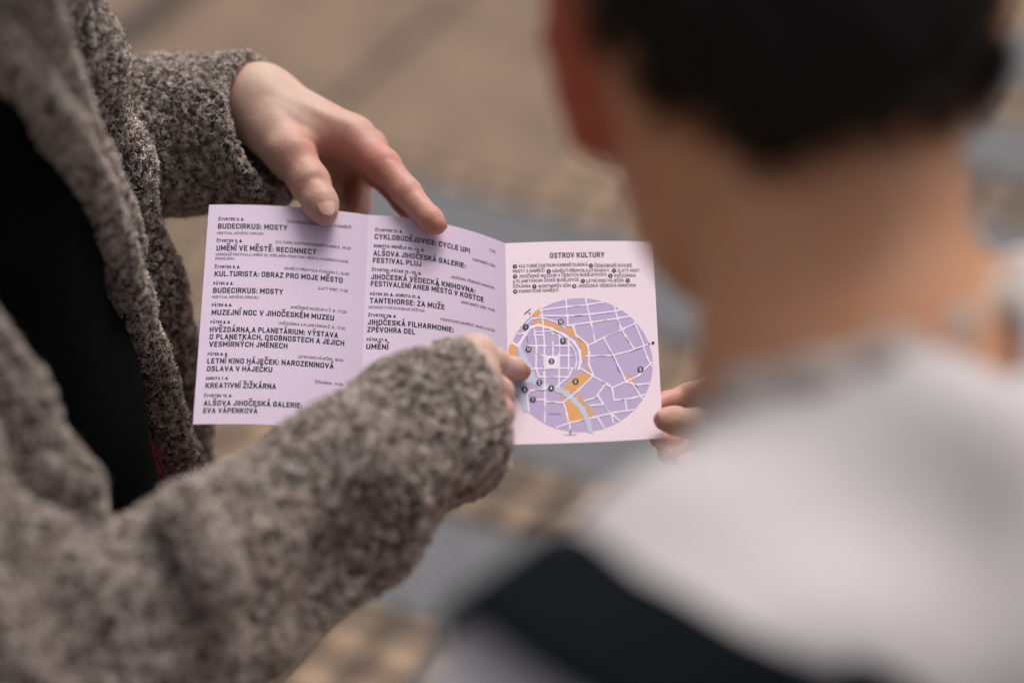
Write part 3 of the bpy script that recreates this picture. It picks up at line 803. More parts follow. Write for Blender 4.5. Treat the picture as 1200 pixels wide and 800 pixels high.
def head_parts(cen, fwd, up, s=1.0):
    """skull, jaw, nose, lips, brows and ears about a centre, looking along fwd"""
    fwd = np.asarray(fwd, float)/np.linalg.norm(fwd); up = up-fwd*(up @ fwd); up /= np.linalg.norm(up); rt = np.cross(fwd, up)
    def q(r, u, f): return cen + s*(r*rt+u*up+f*fwd)
    A = (rt, up, fwd)
    core = Uni([Ell(cen, np.array([0.073, 0.098, 0.092])*s, A), Ell(q(0, -0.045, 0.035), np.array([0.058, 0.075, 0.06])*s, A),
                Cones([(q(-0.03, -0.085, 0.05), 0.024*s, q(0.03, -0.085, 0.05), 0.024*s), (q(0, -0.098, 0.075), 0.016*s, q(0, -0.07, 0.06), 0.03*s)], 0.02)], 0.03)
    nose = Cones([(q(0, 0.005, 0.090), 0.006*s, q(0, -0.035, 0.113), 0.009*s), (q(-0.011, -0.038, 0.1), 0.007*s, q(0.011, -0.038, 0.1), 0.007*s)], 0.006)
    lips = Cones([(q(-0.018, -0.063, 0.088), 0.005*s, q(0.018, -0.063, 0.088), 0.005*s), (q(-0.015, -0.071, 0.087), 0.0055*s, q(0.015, -0.071, 0.087), 0.0055*s)], 0.003)
    brow = Cones([(q(-0.04, 0.012, 0.078), 0.008*s, q(0.04, 0.012, 0.078), 0.008*s)], 0.01)
    face = Detail(Uni([core, nose, lips, brow], 0.012), [(q(sx*0.022, -0.006, 0.09), q(sx*0.036, -0.006, 0.086), 0.012, 0.006) for sx in (-1, 1)])
    eyes = [Ell(q(sx*0.031, -0.005, 0.076), np.full(3, 0.0115)*s) for sx in (-1, 1)]
    def ear(sx):
        e = [(0.074, -0.045, 0.0), (0.078, -0.035, -0.004), (0.083, -0.01, -0.014), (0.087, 0.015, -0.018), (0.083, 0.03, -0.008), (0.074, 0.028, 0.006)]
        rim = chain([(q(sx*a, b, f), 0.0045*s) for a, b, f in e], 0.003)
        fill = Ell(q(sx*0.076, -0.005, -0.004), np.array([0.006, 0.03, 0.015])*s, A)
        lobe = Cones([(q(sx*0.073, -0.045, 0.002), 0.006*s, q(sx*0.07, -0.03, 0.004), 0.006*s)], 0.003)
        return Uni([rim, fill, lobe], 0.005)
    return Uni([face] + eyes, 0.002), ear, q, A

# ------------------------------------------------------------------ the person in the grey coat
near_sh, far_sh = W3(-0.385, 0.82, 1.35), W3(-0.34, 1.18, 1.40)
near_el, far_el = c(20, 805, 1.08), W3(-0.39, 1.22, 1.08)

# left hand (the farther one): thumb and first finger on the leaflet's face, the rest behind it
thumbA = pc((341, 181, 1.352, 11.9), (363, 214, 1.340, 10.3), (376, 239, 1.3315, 8.9), (381, 250, 1.3275, 6.6))
indexA = pc((413, 163, 1.368, 11.4), (449, 194, 1.352, 9.1), (477, 226, 1.340, 7.5), (505, 257, 1.3275, 6.2), (512, 264, 1.325, 5.2))
midA = pc((428, 176, 1.388, 11), (444, 200, 1.380, 8.8), (474, 234, 1.366, 7.2), (491, 264, 1.352, 6))
ringA = pc((420, 188, 1.404, 10), (417, 212, 1.415, 8.8), (416, 240, 1.400, 8.1), (414, 264, 1.372, 6.8))
litA = pc((405, 200, 1.416, 9), (399, 222, 1.432, 7.4), (402, 245, 1.420, 6.8), (404, 262, 1.390, 5.8))
def seg(p, q): return (p[0], p[1], q[0], q[1])
def rows2(*r): return [seg(*pc(*x)) for x in r]
palmA = Cones(rows2(((235, 128, 1.395, 21), (305, 122, 1.386, 21)), ((305, 114, 1.378, 16), (413, 163, 1.368, 11.6)), ((310, 122, 1.393, 16), (428, 176, 1.388, 11.2)),
                    ((308, 132, 1.402, 14), (420, 188, 1.404, 10.4)), ((300, 142, 1.410, 13), (405, 200, 1.416, 9.5)), ((296, 128, 1.377, 17), (341, 181, 1.352, 12.2)),
                    ((330, 150, 1.366, 12), (372, 160, 1.366, 7.5))), 0.010)
camdir = -FF
tn = thumbA[3][0]; tp = thumbA[2][0]; nail_up_t = -FF + 0.35*RR + 0.1*UU
tnc = tn + (tn-tp)/np.linalg.norm(tn-tp)*0.0005
inn = indexA[4][0]; ip = indexA[3][0]; nail_up_i = UU*0.6 + RR*0.6 + FF*0.55
creA = nail_folds(tnc, tp, nail_up_t, 0.0066, 0.0125, 0.0125)
for x0, y0, x1, y1, w, m in ((349, 218, 377, 207, 1.0, 0.5), (352, 223, 379, 213, 0.9, 0.45), (350, 213, 374, 203, 0.9, 0.35), (361, 227, 383, 222, 0.8, 0.3)):
    a, b = c(x0, y0, 1.328), c(x1, y1, 1.330); creA.append((a, b, w*0.0014, m*0.0016))
creA += [(c(358, 160, 1.345), c(368, 182, 1.352), 0.0028, 0.0012), (c(364, 158, 1.348), c(373, 176, 1.355), 0.002, 0.0009),
         (c(451, 184, 1.343), c(464, 192, 1.345), 0.0014, 0.0007), (c(447, 189, 1.343), c(461, 199, 1.345), 0.0014, 0.0008), (c(445, 194, 1.343), c(458, 204, 1.344), 0.0012, 0.0005), (c(310, 105, 1.362), c(408, 145, 1.357), 0.0035, -0.0007), (c(330, 128, 1.352), c(352, 150, 1.352), 0.003, 0.0005),
         (c(430, 196, 1.345), c(441, 209, 1.345), 0.0022, 0.0008), (c(473, 226, 1.333), c(488, 216, 1.334), 0.0013, 0.0006), (c(476, 229, 1.331), c(490, 220, 1.332), 0.0012, 0.0005),
         (c(322, 172, 1.342), c(346, 168, 1.342), 0.006, -0.0012)]
handA = Detail(Hand(palmA, [chain(thumbA, 0.005), chain(indexA, 0.004), chain(midA, 0.004), chain(ringA, 0.004), chain(litA, 0.004)]), creA)

# right hand (the nearer one): first finger stretched out to the map, the others folded under
indexB = pc((556, 418, 1.222, 9.5), (579, 424, 1.245, 6.9), (600, 431.5, 1.270, 5.5), (611, 435.5, 1.2775, 4.9))
thumbB = pc((540, 428, 1.235, 9), (562, 430, 1.258, 7.8), (580, 433, 1.270, 6.2))
midB = pc((556, 440, 1.212, 9.5), (583, 460, 1.232, 7.8), (582, 474, 1.252, 6.8), (562, 476, 1.255, 6))
ringB = pc((552, 462, 1.206, 9), (584, 484, 1.224, 7.6), (582, 496, 1.246, 6.5), (560, 496, 1.25, 5.6))
litB = pc((548, 482, 1.202, 8.2), (584, 506, 1.214, 6.9), (581, 516, 1.234, 5.8), (562, 514, 1.24, 5))
palmB = Cones(rows2(((480, 482, 1.200, 18), (515, 464, 1.208, 16)), ((520, 446, 1.213, 11.5), (556, 418, 1.222, 9.8)), ((518, 454, 1.208, 12), (556, 440, 1.212, 9.8)),
                    ((512, 464, 1.206, 12), (552, 462, 1.206, 9.4)), ((510, 474, 1.203, 11), (548, 482, 1.202, 8.6)), ((520, 450, 1.21, 10), (540, 430, 1.235, 9))), 0.009)
ib, ibp = indexB[3][0], indexB[2][0]; nail_up_b = UU*0.9 - FF*0.4 + RR*0.1
handB = Detail(Hand(palmB, [chain(indexB, 0.004), chain(thumbB, 0.004), chain(midB, 0.004), chain(ringB, 0.004), chain(litB, 0.004)]),
               nail_folds(lerp(ib, ibp, 0.05), ibp, nail_up_b, 0.0052, 0.0085, 0.0085)
               + [(c(589, 418, 1.255), c(592, 428, 1.25), 0.0016, 0.0004), (c(556, 402, 1.212), c(572, 412, 1.228), 0.004, -0.0008)])

head1, ear1, q1, A1 = head_parts(W3(-0.29, 0.99, 1.655), W3(0.75, 0.08, -0.62), ZZ)
torso1 = Cones([(W3(-0.34, 1.0, 0.80), 0.105, W3(-0.335, 1.0, 1.15), 0.105), (W3(-0.335, 1.0, 1.15), 0.105, W3(-0.34, 1.0, 1.33), 0.10),
                (W3(-0.34, 1.0, 1.35), 0.07, near_sh+W3(0, 0.03, -0.03), 0.045), (W3(-0.34, 1.0, 1.35), 0.07, far_sh-W3(0, 0.03, 0.03), 0.045),
                (W3(-0.335, 1.0, 1.42), 0.055, W3(-0.305, 0.995, 1.58), 0.052)], 0.03)
armB = Cones([(near_sh, 0.042, near_el, 0.034), (near_el, 0.033, c(490, 475, 1.20), 0.020)], 0.01)
armA = Cones([(far_sh, 0.042, far_el, 0.034), (far_el, 0.033, c(250, 127, 1.393), 0.021)], 0.01)
body1 = Uni([handA, handB, armA, armB, torso1, head1, ear1(-1), ear1(1)], 0.008)
allp = [p for L in (thumbA, indexA, midA, ringA, litA, indexB, midB, litB) for p, _ in L]
lo, hi = W3(-0.52, 0.65, 0.66), W3(0.04, 1.34, 1.80)
fl = [(c(341, 178, 1.342), 0.013, 0.5), (c(363, 214, 1.331), 0.013, 0.45), (c(381, 252, 1.322), 0.011, 0.45), (c(415, 150, 1.358), 0.016, 0.3), (c(449, 190, 1.345), 0.015, 0.55), (c(430, 200, 1.35), 0.02, 0.5),
      (c(478, 226, 1.333), 0.013, 0.45), (c(512, 264, 1.322), 0.015, 0.95), (c(365, 172, 1.352), 0.013, 0.6), (c(416, 215, 1.40), 0.03, 0.6), (c(470, 240, 1.365), 0.03, 0.7), (c(395, 200, 1.39), 0.03, 0.6),
      (c(614, 438, 1.277), 0.009, 1.0), (c(600, 441, 1.27), 0.008, 0.6), (c(580, 425, 1.24), 0.01, 0.3), (c(592, 470, 1.225), 0.015, 0.35), (q1(0.08, 0, 0), 0.03, 0.5), (q1(-0.08, 0, 0), 0.03, 0.5)]
person1 = solid('person', body1, lo, hi, 0.0015, M_SKIN, None, fl)
tag(person1, 'person in a grey wool coat over black, pointing at the leaflet map', 'person', 'people reading the leaflet')
nail(person1, tnc, tp, nail_up_t, 0.0077, 0.0125, 0.0115, 0.30)
nail(person1, lerp(inn, ip, 0.1), ip, nail_up_i, 0.0056, 0.0095, 0.009)
nail(person1, lerp(ib, ibp, 0.05), ibp, nail_up_b, 0.0053, 0.0085, 0.0085)
def hair_cap(name, cen, A, rad, cutfn, lo, hi, parent, extra=(), h=0.003):
    return solid(name, Wavy(Cut(Uni([Ell(cen, rad, A)]+list(extra), 0.02), cutfn, 0.006), 0.0012, 0.03, 5), lo, hi, h, M_HAIR, parent)
hc1 = W3(-0.29, 0.99, 1.655)
def cut_face(p): 
    f = (p-hc1) @ A1[2]; u = (p-hc1) @ A1[1]
    return np.minimum(f-0.055+0.0*u, 0.09-u) if False else -(np.maximum(f*0.8-u*0.6-0.012, -u-0.10))
hair_cap('hair', hc1, A1, np.array([0.083, 0.108, 0.102]), cut_face, hc1-0.14, hc1+0.14, person1, [Ell(q1(0, -0.03, -0.1), np.array([0.05, 0.05, 0.04]), A1)])

# black top, trousers and shoes
top = Uni([Cones([(W3(-0.305, 0.985, 0.72), 0.128, W3(-0.316, 0.99, 0.98), 0.126), (W3(-0.316, 0.99, 0.98), 0.126, W3(-0.330, 0.99, 1.12), 0.122), (W3(-0.330, 0.99, 1.10), 0.122, W3(-0.335, 1.0, 1.34), 0.115),
                  (W3(-0.335, 1.0, 1.35), 0.085, near_sh, 0.05), (W3(-0.335, 1.0, 1.35), 0.085, far_sh, 0.05), (W3(-0.335, 1.0, 1.40), 0.07, W3(-0.325, 1.0, 1.47), 0.062)], 0.03)], 0.02)
solid('black_top', Wavy(top, 0.002, 0.07, 4), W3(-0.56, 0.68, 0.60), W3(-0.05, 1.34, 1.56), 0.005, M_BLACK, person1)
def legs(person, hips, toes, m, ms, r):
    for sx, (hip, foot) in enumerate(zip(hips, toes)):
        k = lerp(hip, foot, 0.5)
        solid('trouser_leg', Cones([(hip, r, k, r*0.75), (k, r*0.75, foot+ZZ*0.09, r*0.6)], 0.02), np.minimum(hip, foot)-0.14, np.maximum(hip, foot)+0.14, 0.006, m, person)
def shoes(person, toes, fwd, ms):
    for foot in toes:
        solid('shoe', Cut(Cones([(foot+ZZ*0.05-fwd*0.03, 0.045, foot+ZZ*0.03+fwd*0.13, 0.033), (foot+ZZ*0.05-fwd*0.03, 0.042, foot+ZZ*0.10-fwd*0.03, 0.045)], 0.02), lambda p: p[..., 2]-0.002, 0.002), foot-0.22, foot+0.22, 0.004, ms, person)
h1 = [W3(-0.34, 0.91, 0.80), W3(-0.34, 1.09, 0.80)]; t1_ = [W3(-0.35, 0.90, 0.0), W3(-0.35, 1.10, 0.0)]
legs(person1, h1, t1_, M_DENIM, M_SHOE, 0.085); shoes(person1, t1_, W3(1, 0, 0), M_SHOE)

# the coat: body panels, lapels, two sleeves
coat_far = Cones(rows2(((68, 60, 1.245, 22), (130, 190, 1.33, 19)), ((130, 190, 1.33, 19), (172, 330, 1.38, 17)), ((172, 330, 1.38, 17), (206, 480, 1.43, 18)), ((206, 480, 1.43, 18), (226, 640, 1.475, 20)), ((70, 300, 1.40, 24), (130, 560, 1.49, 26)),
                       ((30, -40, 1.22, 32), (72, 60, 1.26, 26))), 0.02)
coat_near = Cones(rows2(((-70, 345, 1.07, 14), (18, 472, 1.085, 14)), ((18, 472, 1.085, 14), (70, 572, 1.09, 14)), ((70, 572, 1.09, 14), (104, 685, 1.10, 15)), ((104, 685, 1.10, 15), (118, 830, 1.13, 18)),
                        ((-120, 420, 1.08, 40), (-10, 620, 1.11, 40)), ((-10, 620, 1.11, 38), (20, 820, 1.15, 40))), 0.015)
coat_back = Cut(Cut(Cones([(W3(-0.355, 1.0, 0.62), 0.165, W3(-0.35, 1.0, 1.15), 0.155), (W3(-0.35, 1.0, 1.15), 0.155, W3(-0.345, 1.0, 1.36), 0.12), (W3(-0.345, 1.0, 1.37), 0.09, near_sh+ZZ*0.005, 0.062), (W3(-0.345, 1.0, 1.37), 0.09, far_sh+ZZ*0.005, 0.062)], 0.04),
                Cones([(W3(-0.355, 1.0, 0.5), 0.150, W3(-0.35, 1.0, 1.15), 0.140), (W3(-0.35, 1.0, 1.15), 0.140, W3(-0.34, 1.0, 1.5), 0.10)], 0.04), 0.004),
                lambda p: -(p[..., 0]+0.33), 0.006)
coat_back = Cut(coat_back, lambda p: p[..., 2]-0.55, 0.01)
coat = solid('coat', Wavy(Uni([coat_back, coat_far, coat_near], 0.02), 0.0022, 0.07, 11), W3(-0.58, 0.60, 0.50), W3(-0.05, 1.42, 1.56), 0.0035, M_COAT, person1)
lapel_far = Cones(rows2(((-90, -75, 1.02, 18), (-14, 48, 1.06, 13)), ((-14, 48, 1.06, 13), (70, 148, 1.12, 10.5)), ((70, 148, 1.12, 10.5), (126, 260, 1.20, 10)), ((126, 260, 1.20, 10), (156, 360, 1.275, 10)),
                        ((156, 360, 1.275, 10), (181, 450, 1.325, 11)), ((181, 450, 1.325, 11), (208, 540, 1.365, 12)), ((208, 540, 1.365, 12), (228, 660, 1.40, 14)),
                        ((0, -80, 1.04, 20), (46, 56, 1.11, 13)), ((46, 56, 1.11, 13), (108, 185, 1.20, 10)), ((108, 185, 1.20, 10), (150, 290, 1.265, 9))), 0.006)
lapel = solid('lapel', Wavy(lapel_far, 0.0012, 0.04, 8), W3(-0.45, 0.78, 0.85), W3(-0.1, 1.3, 1.45), 0.002, M_COAT, coat)

sleeveA = Cones([(far_sh, 0.062, far_el, 0.056)] + rows2(((60, 172, 1.405, 46), (190, 158, 1.392, 41.5)), ((190, 158, 1.392, 41.5), (305, 152, 1.378, 39.5)), ((305, 152, 1.378, 39.5), (440, 146, 1.362, 39))) + [(far_el, 0.056, c(60, 172, 1.405), 0.046)], 0.012)
cuff_n = (RR*0.86 + UU*0.26 - FF*0.42); cuff_n /= np.linalg.norm(cuff_n); cuff_p = c(312, 150, 1.376)
holeA = Cones(rows2(((215, 157, 1.389, 33), (305, 152, 1.378, 34.5)), ((305, 152, 1.378, 34.5), (460, 146, 1.360, 34.5))), 0.004)
sleeveA = Cut(Cut(Wavy(sleeveA, 0.002, 0.06, 21), lambda p: -((p-cuff_p) @ cuff_n), 0.004), holeA, 0.003)
slA = solid('sleeve', sleeveA, W3(-0.56, 1.0, 0.90), W3(0.0, 1.36, 1.50), 0.002, M_COAT, coat)

sB = rows2(((20, 830, 1.08, 51), (158, 755, 1.10, 49)), ((158, 755, 1.10, 49), (268, 680, 1.125, 45)), ((268, 680, 1.125, 45), (406, 574, 1.16, 39.5)), ((406, 574, 1.16, 39.5), (490, 502, 1.195, 34.8)), ((490, 502, 1.195, 34.8), (555, 472, 1.22, 33)), ((555, 472, 1.22, 33), (660, 440, 1.255, 33)))
hang = rows2(((340, 665, 1.14, 25), (420, 632, 1.165, 23)), ((420, 632, 1.165, 23), (464, 578, 1.185, 16)), ((520, 530, 1.21, 24), (548, 520, 1.22, 24)))
fold = rows2(((215, 595, 1.08, 12), (262, 685, 1.06, 9)))
sleeveB = Uni([Cones([(near_sh, 0.064, near_el+UU*0.004, 0.056)], 0.02), Cones(sB, 0.012), Cones(hang, 0.008), Cones(fold, 0.01)], 0.012)
cB_n = (RR*0.86 + UU*0.27 + FF*0.38); cB_n /= np.linalg.norm(cB_n); cB_p = c(555, 462, 1.22)
holeB = Cones(rows2(((485, 504, 1.193, 28), (555, 472, 1.22, 28)), ((555, 472, 1.22, 28), (680, 434, 1.262, 28))), 0.004)
sleeveB = Detail(Cut(Cut(Wavy(sleeveB, 0.0022, 0.07, 33), lambda p: -((p-cB_p) @ cB_n), 0.006), holeB, 0.003),
                 seams(sleeveB, [([(484, 520), (468, 560)], 0.008, 0.004), ([(436, 618), (415, 655), (376, 705)], 0.014, 0.024), ([(22, 540), (38, 590), (50, 645)], 0.020, 0.028), ([(495, 540), (492, 590), (482, 640)], 0.005, -0.004), ([(506, 600), (520, 592), (545, 575)], 0.007, 0.008),
                                 ([(194, 625), (215, 655)], 0.008, 0.007), ([(207, 607), (240, 645), (265, 690)], 0.008, -0.005), ([(285, 660), (300, 720)], 0.010, 0.004),
                                 ([(15, 480), (38, 560), (48, 640), (75, 700), (100, 770)], 0.013, 0.018), ([(-10, 650), (40, 690), (70, 760)], 0.010, 0.012), ([(62, 690), (62, 790)], 0.006, -0.006), ([(90, 690), (118, 795)], 0.006, -0.006),
                                 ([(30, 440), (72, 520), (92, 600)], 0.009, -0.007), ([(420, 470), (440, 520)], 0.012, -0.003)]))
slB = solid('sleeve', sleeveB, W3(-0.46, 0.62, 0.86), W3(0.03, 1.1, 1.50), 0.0025, M_COAT, coat)
slA['label'] = 'far sleeve in focus beside the leaflet'; slB['label'] = 'near blurred sleeve reaching across the leaflet'

pile('wool_pile', slA, 800000, 0.00115, 0.00023, coat, M_YARN, 0.09, seed=3, keep=lambda P: to_px(P)[0] > 20)
pile('wool_pile', lapel, 700000, 0.00115, 0.00023, coat, M_YARN, 0.06, seed=4)
pile('wool_pile', coat, 330000, 0.0015, 0.00032, coat, M_YARN, 0.05, seed=5)
pile('wool_pile', slB, 520000, 0.00135, 0.00030, coat, M_YARN, 0.04, seed=6)

# magenta threads of a scarf end inside the coat
Vm, Fm = [], []
for i in range(15):
    t = i/14; a = c(156+26*t+rng.normal(0, 2), 482+40*t, 1.285+0.02*t); L = rng.uniform(0.035, 0.085)
    b = a + np.array([0.018*rng.normal(0.6, 0.5), 0.0, -L]); w = 0.0004
    n = len(Vm)
    for e, sc in ((a, 1), (b, 0.6)):
        for k3 in range(3):
            an = k3*2.094; Vm.append(e + w*sc*(math.cos(an)*RR + math.sin(an)*np.array([0, 1, 0])))
    for k3 in range(3): Fm.append((n+k3, n+(k3+1) % 3, n+3+(k3+1) % 3, n+3+k3))
    Fm += [(n, n+2, n+1), (n+3, n+4, n+5)]
link('scarf_fringe', mesh_poly('scarf_fringe', Vm, Fm), M_MAGENTA, person1)

# ------------------------------------------------------------------ the person in the white top, seen from behind
hcen = c(905, -45, 0.875)
leafc = c(500, 385, 1.3)
f2 = (leafc-hcen); f2 /= np.linalg.norm(f2)
up2 = UU*0.85 - FF*0.35 - RR*0.12
f2 = f2*0.8 + FF*0.5
head2, ear2, q2, A2 = head_parts(hcen, f2, up2, 0.98)
nk0, nk1 = c(950, 90, 0.865), c(995, 440, 0.835)
lsh, rsh = c(695, 872, 0.745), c(1350, 480, 0.93)
rel, rwr = W3(0.33, 0.88, 0.95), c(925, 515, 1.215)
lel, lwr = W3(-0.075, 0.575, 1.0), W3(0.09, 0.78, 0.99)

indexC = pc((850, 452, 1.298, 8), (806, 463, 1.312, 6.2), (781, 471, 1.306, 5.4), (766, 476, 1.300, 4.8))
thumbC = pc((850, 506, 1.250, 9), (815, 497, 1.262, 7.4), (790, 493, 1.2665, 6.6), (777, 491.5, 1.2665, 5.2))
midC = pc((845, 490, 1.300, 8), (803, 508, 1.316, 6.4), (782, 514, 1.300, 5.6), (772, 514, 1.295, 5))
ringC = pc((845, 515, 1.292, 7.4), (808, 526, 1.310, 6.1), (786, 531, 1.300, 5.3), (780, 531, 1.297, 4.8))
litC = pc((845, 536, 1.280, 6.6), (816, 540, 1.296, 5.2), (802, 542, 1.290, 4.6))
palmC = Cones(rows2(((925, 515, 1.215, 19), (905, 505, 1.235, 17)), ((905, 490, 1.24, 12), (850, 452, 1.298, 8.4)), ((905, 500, 1.24, 12), (845, 490, 1.300, 8.4)), ((905, 510, 1.236, 12), (845, 515, 1.292, 7.8)),
                    ((905, 520, 1.232, 11), (845, 536, 1.280, 7)), ((905, 510, 1.225, 13), (850, 506, 1.250, 9.4))), 0.008)
tc, tcp = thumbC[3][0], thumbC[2][0]; nail_up_c = -FF*0.75 + UU*0.55 - RR*0.1
handC = Detail(Hand(palmC, [chain(indexC, 0.003), chain(thumbC, 0.004), chain(midC, 0.003), chain(ringC, 0.003), chain(litC, 0.003)]),
               nail_folds(lerp(tc, tcp, 0.25), tcp, nail_up_c, 0.0062, 0.0095, 0.0095) + [(c(803, 449, 1.303), c(805, 478, 1.303), 0.0012, 0.0016), (c(812, 478, 1.256), c(806, 506, 1.256), 0.002, 0.0006), (c(773, 518, 1.29), c(800, 519, 1.305), 0.0012, 0.001)])
neck2 = Cones([(nk0, 0.049, nk1, 0.045), (nk1, 0.046, c(1110, 530, 0.88), 0.042), (c(1055, 330, 0.865), 0.026, c(1190, 440, 0.90), 0.032), (nk1, 0.045, c(960, 640, 0.83), 0.045), (c(880, 60, 0.90), 0.055, c(845, 215, 0.915), 0.032)], 0.018)
torso2 = Cones([(W3(0.125, 0.665, 1.16), 0.070, W3(0.11, 0.68, 0.80), 0.095), (W3(0.125, 0.665, 1.17), 0.06, lsh-ZZ*0.01, 0.035), (W3(0.125, 0.665, 1.17), 0.06, rsh-ZZ*0.01, 0.04)], 0.03)
arms2 = Cones([(lsh, 0.036, lel, 0.03), (lel, 0.029, lwr, 0.02), (rsh, 0.036, rel, 0.03), (rel, 0.029, rwr, 0.0185)], 0.008)
lhand = Hand(Cones([(lwr, 0.02, lwr+W3(0.05, 0.03, 0), 0.022)], 0.005), [chain([(lwr+W3(0.06, 0.03+0.0*i, 0.022-0.016*i), 0.009), (lwr+W3(0.10, 0.045, 0.02-0.014*i), 0.0075), (lwr+W3(0.118, 0.07, 0.016-0.013*i), 0.006)], 0.003) for i in range(4)]
             + [chain([(lwr+W3(0.02, 0.02, 0.02), 0.011), (lwr+W3(0.05, 0.05, 0.035), 0.008), (lwr+W3(0.07, 0.07, 0.03), 0.006)], 0.003)])
earL = chain(pc((728, -25, 0.905, 5), (690, -45, 0.90, 5), (657, -15, 0.895, 5), (652, 45, 0.895, 5), (668, 105, 0.90, 5), (688, 150, 0.905, 5.5), (706, 168, 0.91, 6)), 0.004)
earfill = Ell(c(690, 65, 0.905), np.array([0.009, 0.034, 0.006]), (RR*0.9+FF*0.44, UU*0.97-RR*0.22, FF*0.9-RR*0.44))
body2 = Uni([handC, head2, neck2, torso2, arms2, lhand, Uni([earL, earfill], 0.008), ear2(1)], 0.010)
lo2, hi2 = W3(-0.12, 0.44, 0.70), W3(0.46, 1.18, 1.50)
fl2 = [(c(660, 20, 0.89), 0.03, 1.0), (c(672, 100, 0.89), 0.025, 1.0), (c(700, 150, 0.89), 0.02, 0.9), (c(785, 470, 1.30), 0.02, 0.35), (c(830, 460, 1.30), 0.025, 0.3), (c(770, 492, 1.26), 0.01, 0.35), (c(780, 530, 1.295), 0.025, 0.45)]  # ear's red is backlight through it, put into the colour; hand's own flush
person2 = solid('person', body2, lo2, hi2, 0.0017, M_SKIN2, None, fl2, 8, (c(800, 495, 1.28), 0.07))
tag(person2, 'dark haired person in a white top seen from behind, holding the leaflet edge', 'person', 'people reading the leaflet')
nail(person2, lerp(tc, tcp, 0.25), tcp, nail_up_c, 0.0061, 0.0095, 0.0095, 0.15, M_NAIL2)

HX = np.array([500, 660, 705, 760, 840, 890, 920, 950, 990, 1050, 1115, 1155, 1185, 1400.]); HY = np.array([-300, -120, 15, 85, 140, 172, 180, 168, 148, 138, 112, 60, -20, -300.])
def cut_nape(p):
    x, y, d = to_px(p)
    return (np.interp(x, HX, HY) - y)/FPX*d
def cut_face2(p): return 0.075-((p-hcen) @ A2[2])*0.8 + ((p-hcen) @ A2[1])*0.5
hairbase = Uni([Ell(hcen, np.array([0.082, 0.104, 0.100]), A2), Ell(q2(0, -0.03, -0.02), np.array([0.077, 0.085, 0.09]), A2), Cones([(nk0, 0.053, lerp(nk0, nk1, 0.5), 0.050)], 0.02),
                Ell(c(1085, -10, 0.88), np.array([0.032, 0.05, 0.05])), Ell(c(930, -170, 0.83), np.array([0.045, 0.045, 0.045]))], 0.02)
solid('hair', Wavy(Cut(Cut(hairbase, cut_nape, 0.008), cut_face2, 0.008), 0.001, 0.02, 5), hcen-0.2, hcen+0.2, 0.003, M_HAIR, person2)

def nape_zone(P):
    g_ = cut_nape(P)/0.29e-3
    return (g_ > -55) & (g_ < 6) & (to_px(P)[0] > 690) & (to_px(P)[0] < 1180) & (rng.random(len(P)) < np.exp(np.minimum(g_, 0)/16)) & ((P-hcen) @ A2[2] < 0.06)
pile('nape_hair', person2, 2600000, 0.0035, 0.00022, bpy.data.objects['hair.001'], M_HAIR, 1.0, seed=9, keep=nape_zone)

shirt = Uni([Cones([(c(1010, 566, 0.815), 0.050, lsh, 0.049), (c(1060, 535, 0.84), 0.058, c(1370, 455, 0.94), 0.060), (c(1370, 760, 0.87), 0.07, c(1150, 720, 0.86), 0.07), (W3(0.125, 0.66, 1.16), 0.085, W3(0.11, 0.68, 0.78), 0.115), (c(1190, 690, 0.865), 0.07, c(900, 790, 0.785), 0.06),
                    (lsh, 0.049, lerp(lsh, lel, 0.75), 0.047), (rsh, 0.054, lerp(rsh, rel, 0.6), 0.048), (c(960, 600, 0.82), 0.046, c(1080, 520, 0.86), 0.05)], 0.02)], 0.02)
neckhole = Cones([(nk0, 0.049, c(995, 400, 0.835), 0.049), (c(995, 400, 0.835), 0.049, c(960, 470, 0.85), 0.047), (c(1000, 400, 0.84), 0.047, c(1058, 325, 0.865), 0.045)], 0.01)
white = solid('white_top', Wavy(Cut(shirt, neckhole, 0.004), 0.0035, 0.07, 17), W3(-0.16, 0.38, 0.66), W3(0.46, 1.05, 1.42), 0.004, M_SHIRT, person2)
coll = chain(pc((828, 470, 0.835, 6), (880, 462, 0.800, 9), (960, 446, 0.787, 9), (1040, 420, 0.789, 9), (1110, 388, 0.804, 9), (1168, 350, 0.845, 8), (1185, 320, 0.90, 6), (1120, 340, 0.95, 6), (960, 420, 0.95, 6), (850, 470, 0.89, 6), (826, 470, 0.835, 6)), 0.006)
solid('collar', coll, W3(0.0, 0.5, 1.1), W3(0.3, 0.95, 1.42), 0.0025, M_RIB, white)
solid('label_tag', Cones([(c(1022, 436, 0.781), 0.005, c(1042, 428, 0.782), 0.005)], 0.003), c(1030, 432, 0.78)-0.03, c(1030, 432, 0.78)+0.03, 0.0015, M_TAG, white)
h2 = [W3(0.05, 0.62, 0.80), W3(0.17, 0.74, 0.80)]; t2_ = [W3(0.04, 0.61, 0.0), W3(0.17, 0.75, 0.0)]
legs(person2, h2, t2_, M_DENIM, M_SHOE, 0.075); shoes(person2, t2_, W3(-0.65, 0.75, 0), M_SHOE)

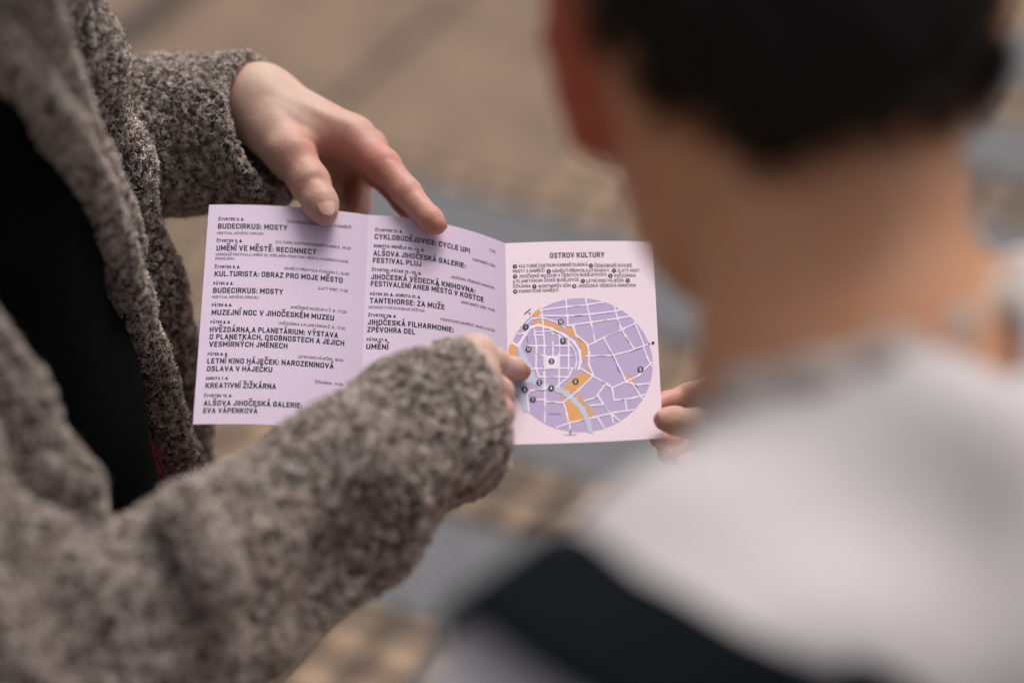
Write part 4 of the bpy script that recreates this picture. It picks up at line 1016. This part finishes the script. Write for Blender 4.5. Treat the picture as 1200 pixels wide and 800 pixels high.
# ------------------------------------------------------------------ the black bag on that shoulder
def settle(node, P, off, n=12):
    P = np.array(P, float)
    for _ in range(n):
        d = float(node.ev(P[None], P, 5.0)[0]) - off
        g = np.array([float(node.ev((P+e)[None], P, 5.0)[0]) - float(node.ev((P-e)[None], P, 5.0)[0]) for e in np.eye(3)*1e-4])/2e-4
        P = P - d*g/max(g @ g, 1e-6)
    return P
path = [c(1190, 1020, 0.72), c(1022, 908, 0.70), c(892, 823, 0.69), c(772, 753, 0.69), c(692, 722, 0.70), c(630, 706, 0.73), c(606, 724, 0.78), c(640, 800, 0.83), c(720, 900, 0.86), c(800, 1000, 0.88)]
bag = bpy.data.objects.new('shoulder_bag', None); COL.objects.link(bag); bag.location = W3(0.36, 0.50, 0.72)
tag(bag, 'black bag with a wide flat strap over the white shoulder', 'bag')
def strap(pts, width, thick):
    C = []
    for p in pts: C.append(settle(shirt, p, thick+0.002))
    C.append(W3(0.30, 0.75, 0.92)); C.insert(0, W3(0.35, 0.52, 0.95)); C.insert(0, W3(0.36, 0.50, 0.86))
    C = np.array(C)
    t = np.linspace(0, len(C)-1, 70); i = np.clip(t.astype(int), 0, len(C)-2); f = t-i
    Pm = C[np.clip(i-1, 0, None)]; P0 = C[i]; P1_ = C[i+1]; P2_ = C[np.clip(i+2, None, len(C)-1)]; f = f[:, None]
    S = 0.5*((2*P0)+(-Pm+P1_)*f+(2*Pm-5*P0+4*P1_-P2_)*f**2+(-Pm+3*P0-3*P1_+P2_)*f**3)
    V, F = [], []
    for j, p in enumerate(S):
        d = S[min(j+1, len(S)-1)]-S[max(j-1, 0)]; d /= np.linalg.norm(d)
        e = 1e-4
        nrm = np.array([float(shirt.ev((p+q)[None], p, 5.0)[0]-shirt.ev((p-q)[None], p, 5.0)[0]) for q in np.eye(3)*e]); nrm /= max(np.linalg.norm(nrm), 1e-9)
        nrm -= d*(nrm @ d); nrm /= np.linalg.norm(nrm); s = np.cross(d, nrm)
        for k in range(16):
            a = 2*math.pi*k/16; ca, sa = math.cos(a), math.sin(a)
            V.append(p + s*width/2*np.sign(ca)*abs(ca)**0.35 + nrm*thick*np.sign(sa)*abs(sa)**0.5)
    for j in range(len(S)-1):
        for k in range(16):
            a = j*16+k; b = j*16+(k+1) % 16; F.append((a, b, b+16, a+16))
    F.append(tuple(range(15, -1, -1))); F.append(tuple(range((len(S)-1)*16, len(S)*16)))
    return V, F
V, F = strap(path, 0.045, 0.004)
me = mesh_poly('strap', V, F, True); me.transform(Matrix.Translation(-bag.location)); link('strap', me, M_STRAP, bag)
class Box:
    def __init__(self, cen, half, A, r): self.c = np.asarray(cen); self.h = np.asarray(half)-r; self.A = np.stack(A); self.r = r
    def ev(self, p, cc, R):
        q = np.abs((p-self.c) @ self.A.T)-self.h
        return np.linalg.norm(np.maximum(q, 0), axis=-1)+np.minimum(q.max(-1), 0)-self.r
    def bound(self, x): return float(np.linalg.norm(x-self.c))-float(np.linalg.norm(self.h))-self.r
bd = np.array([0.25, 0.97, 0]); bd /= np.linalg.norm(bd); bs = np.array([bd[1], -bd[0], 0])
b0 = W3(0.36, 0.60, 0.78)
for nm, cen, half in (('pouch', b0, (0.15, 0.05, 0.11)), ('flap', b0+bs*0.052+ZZ*0.03, (0.152, 0.008, 0.085))):
    o = solid(nm, Box(cen, half, (bd, bs, ZZ), 0.006), cen-0.22, cen+0.22, 0.004, M_STRAP, None)
    o.data.transform(Matrix.Translation(-bag.location)); o.parent = bag
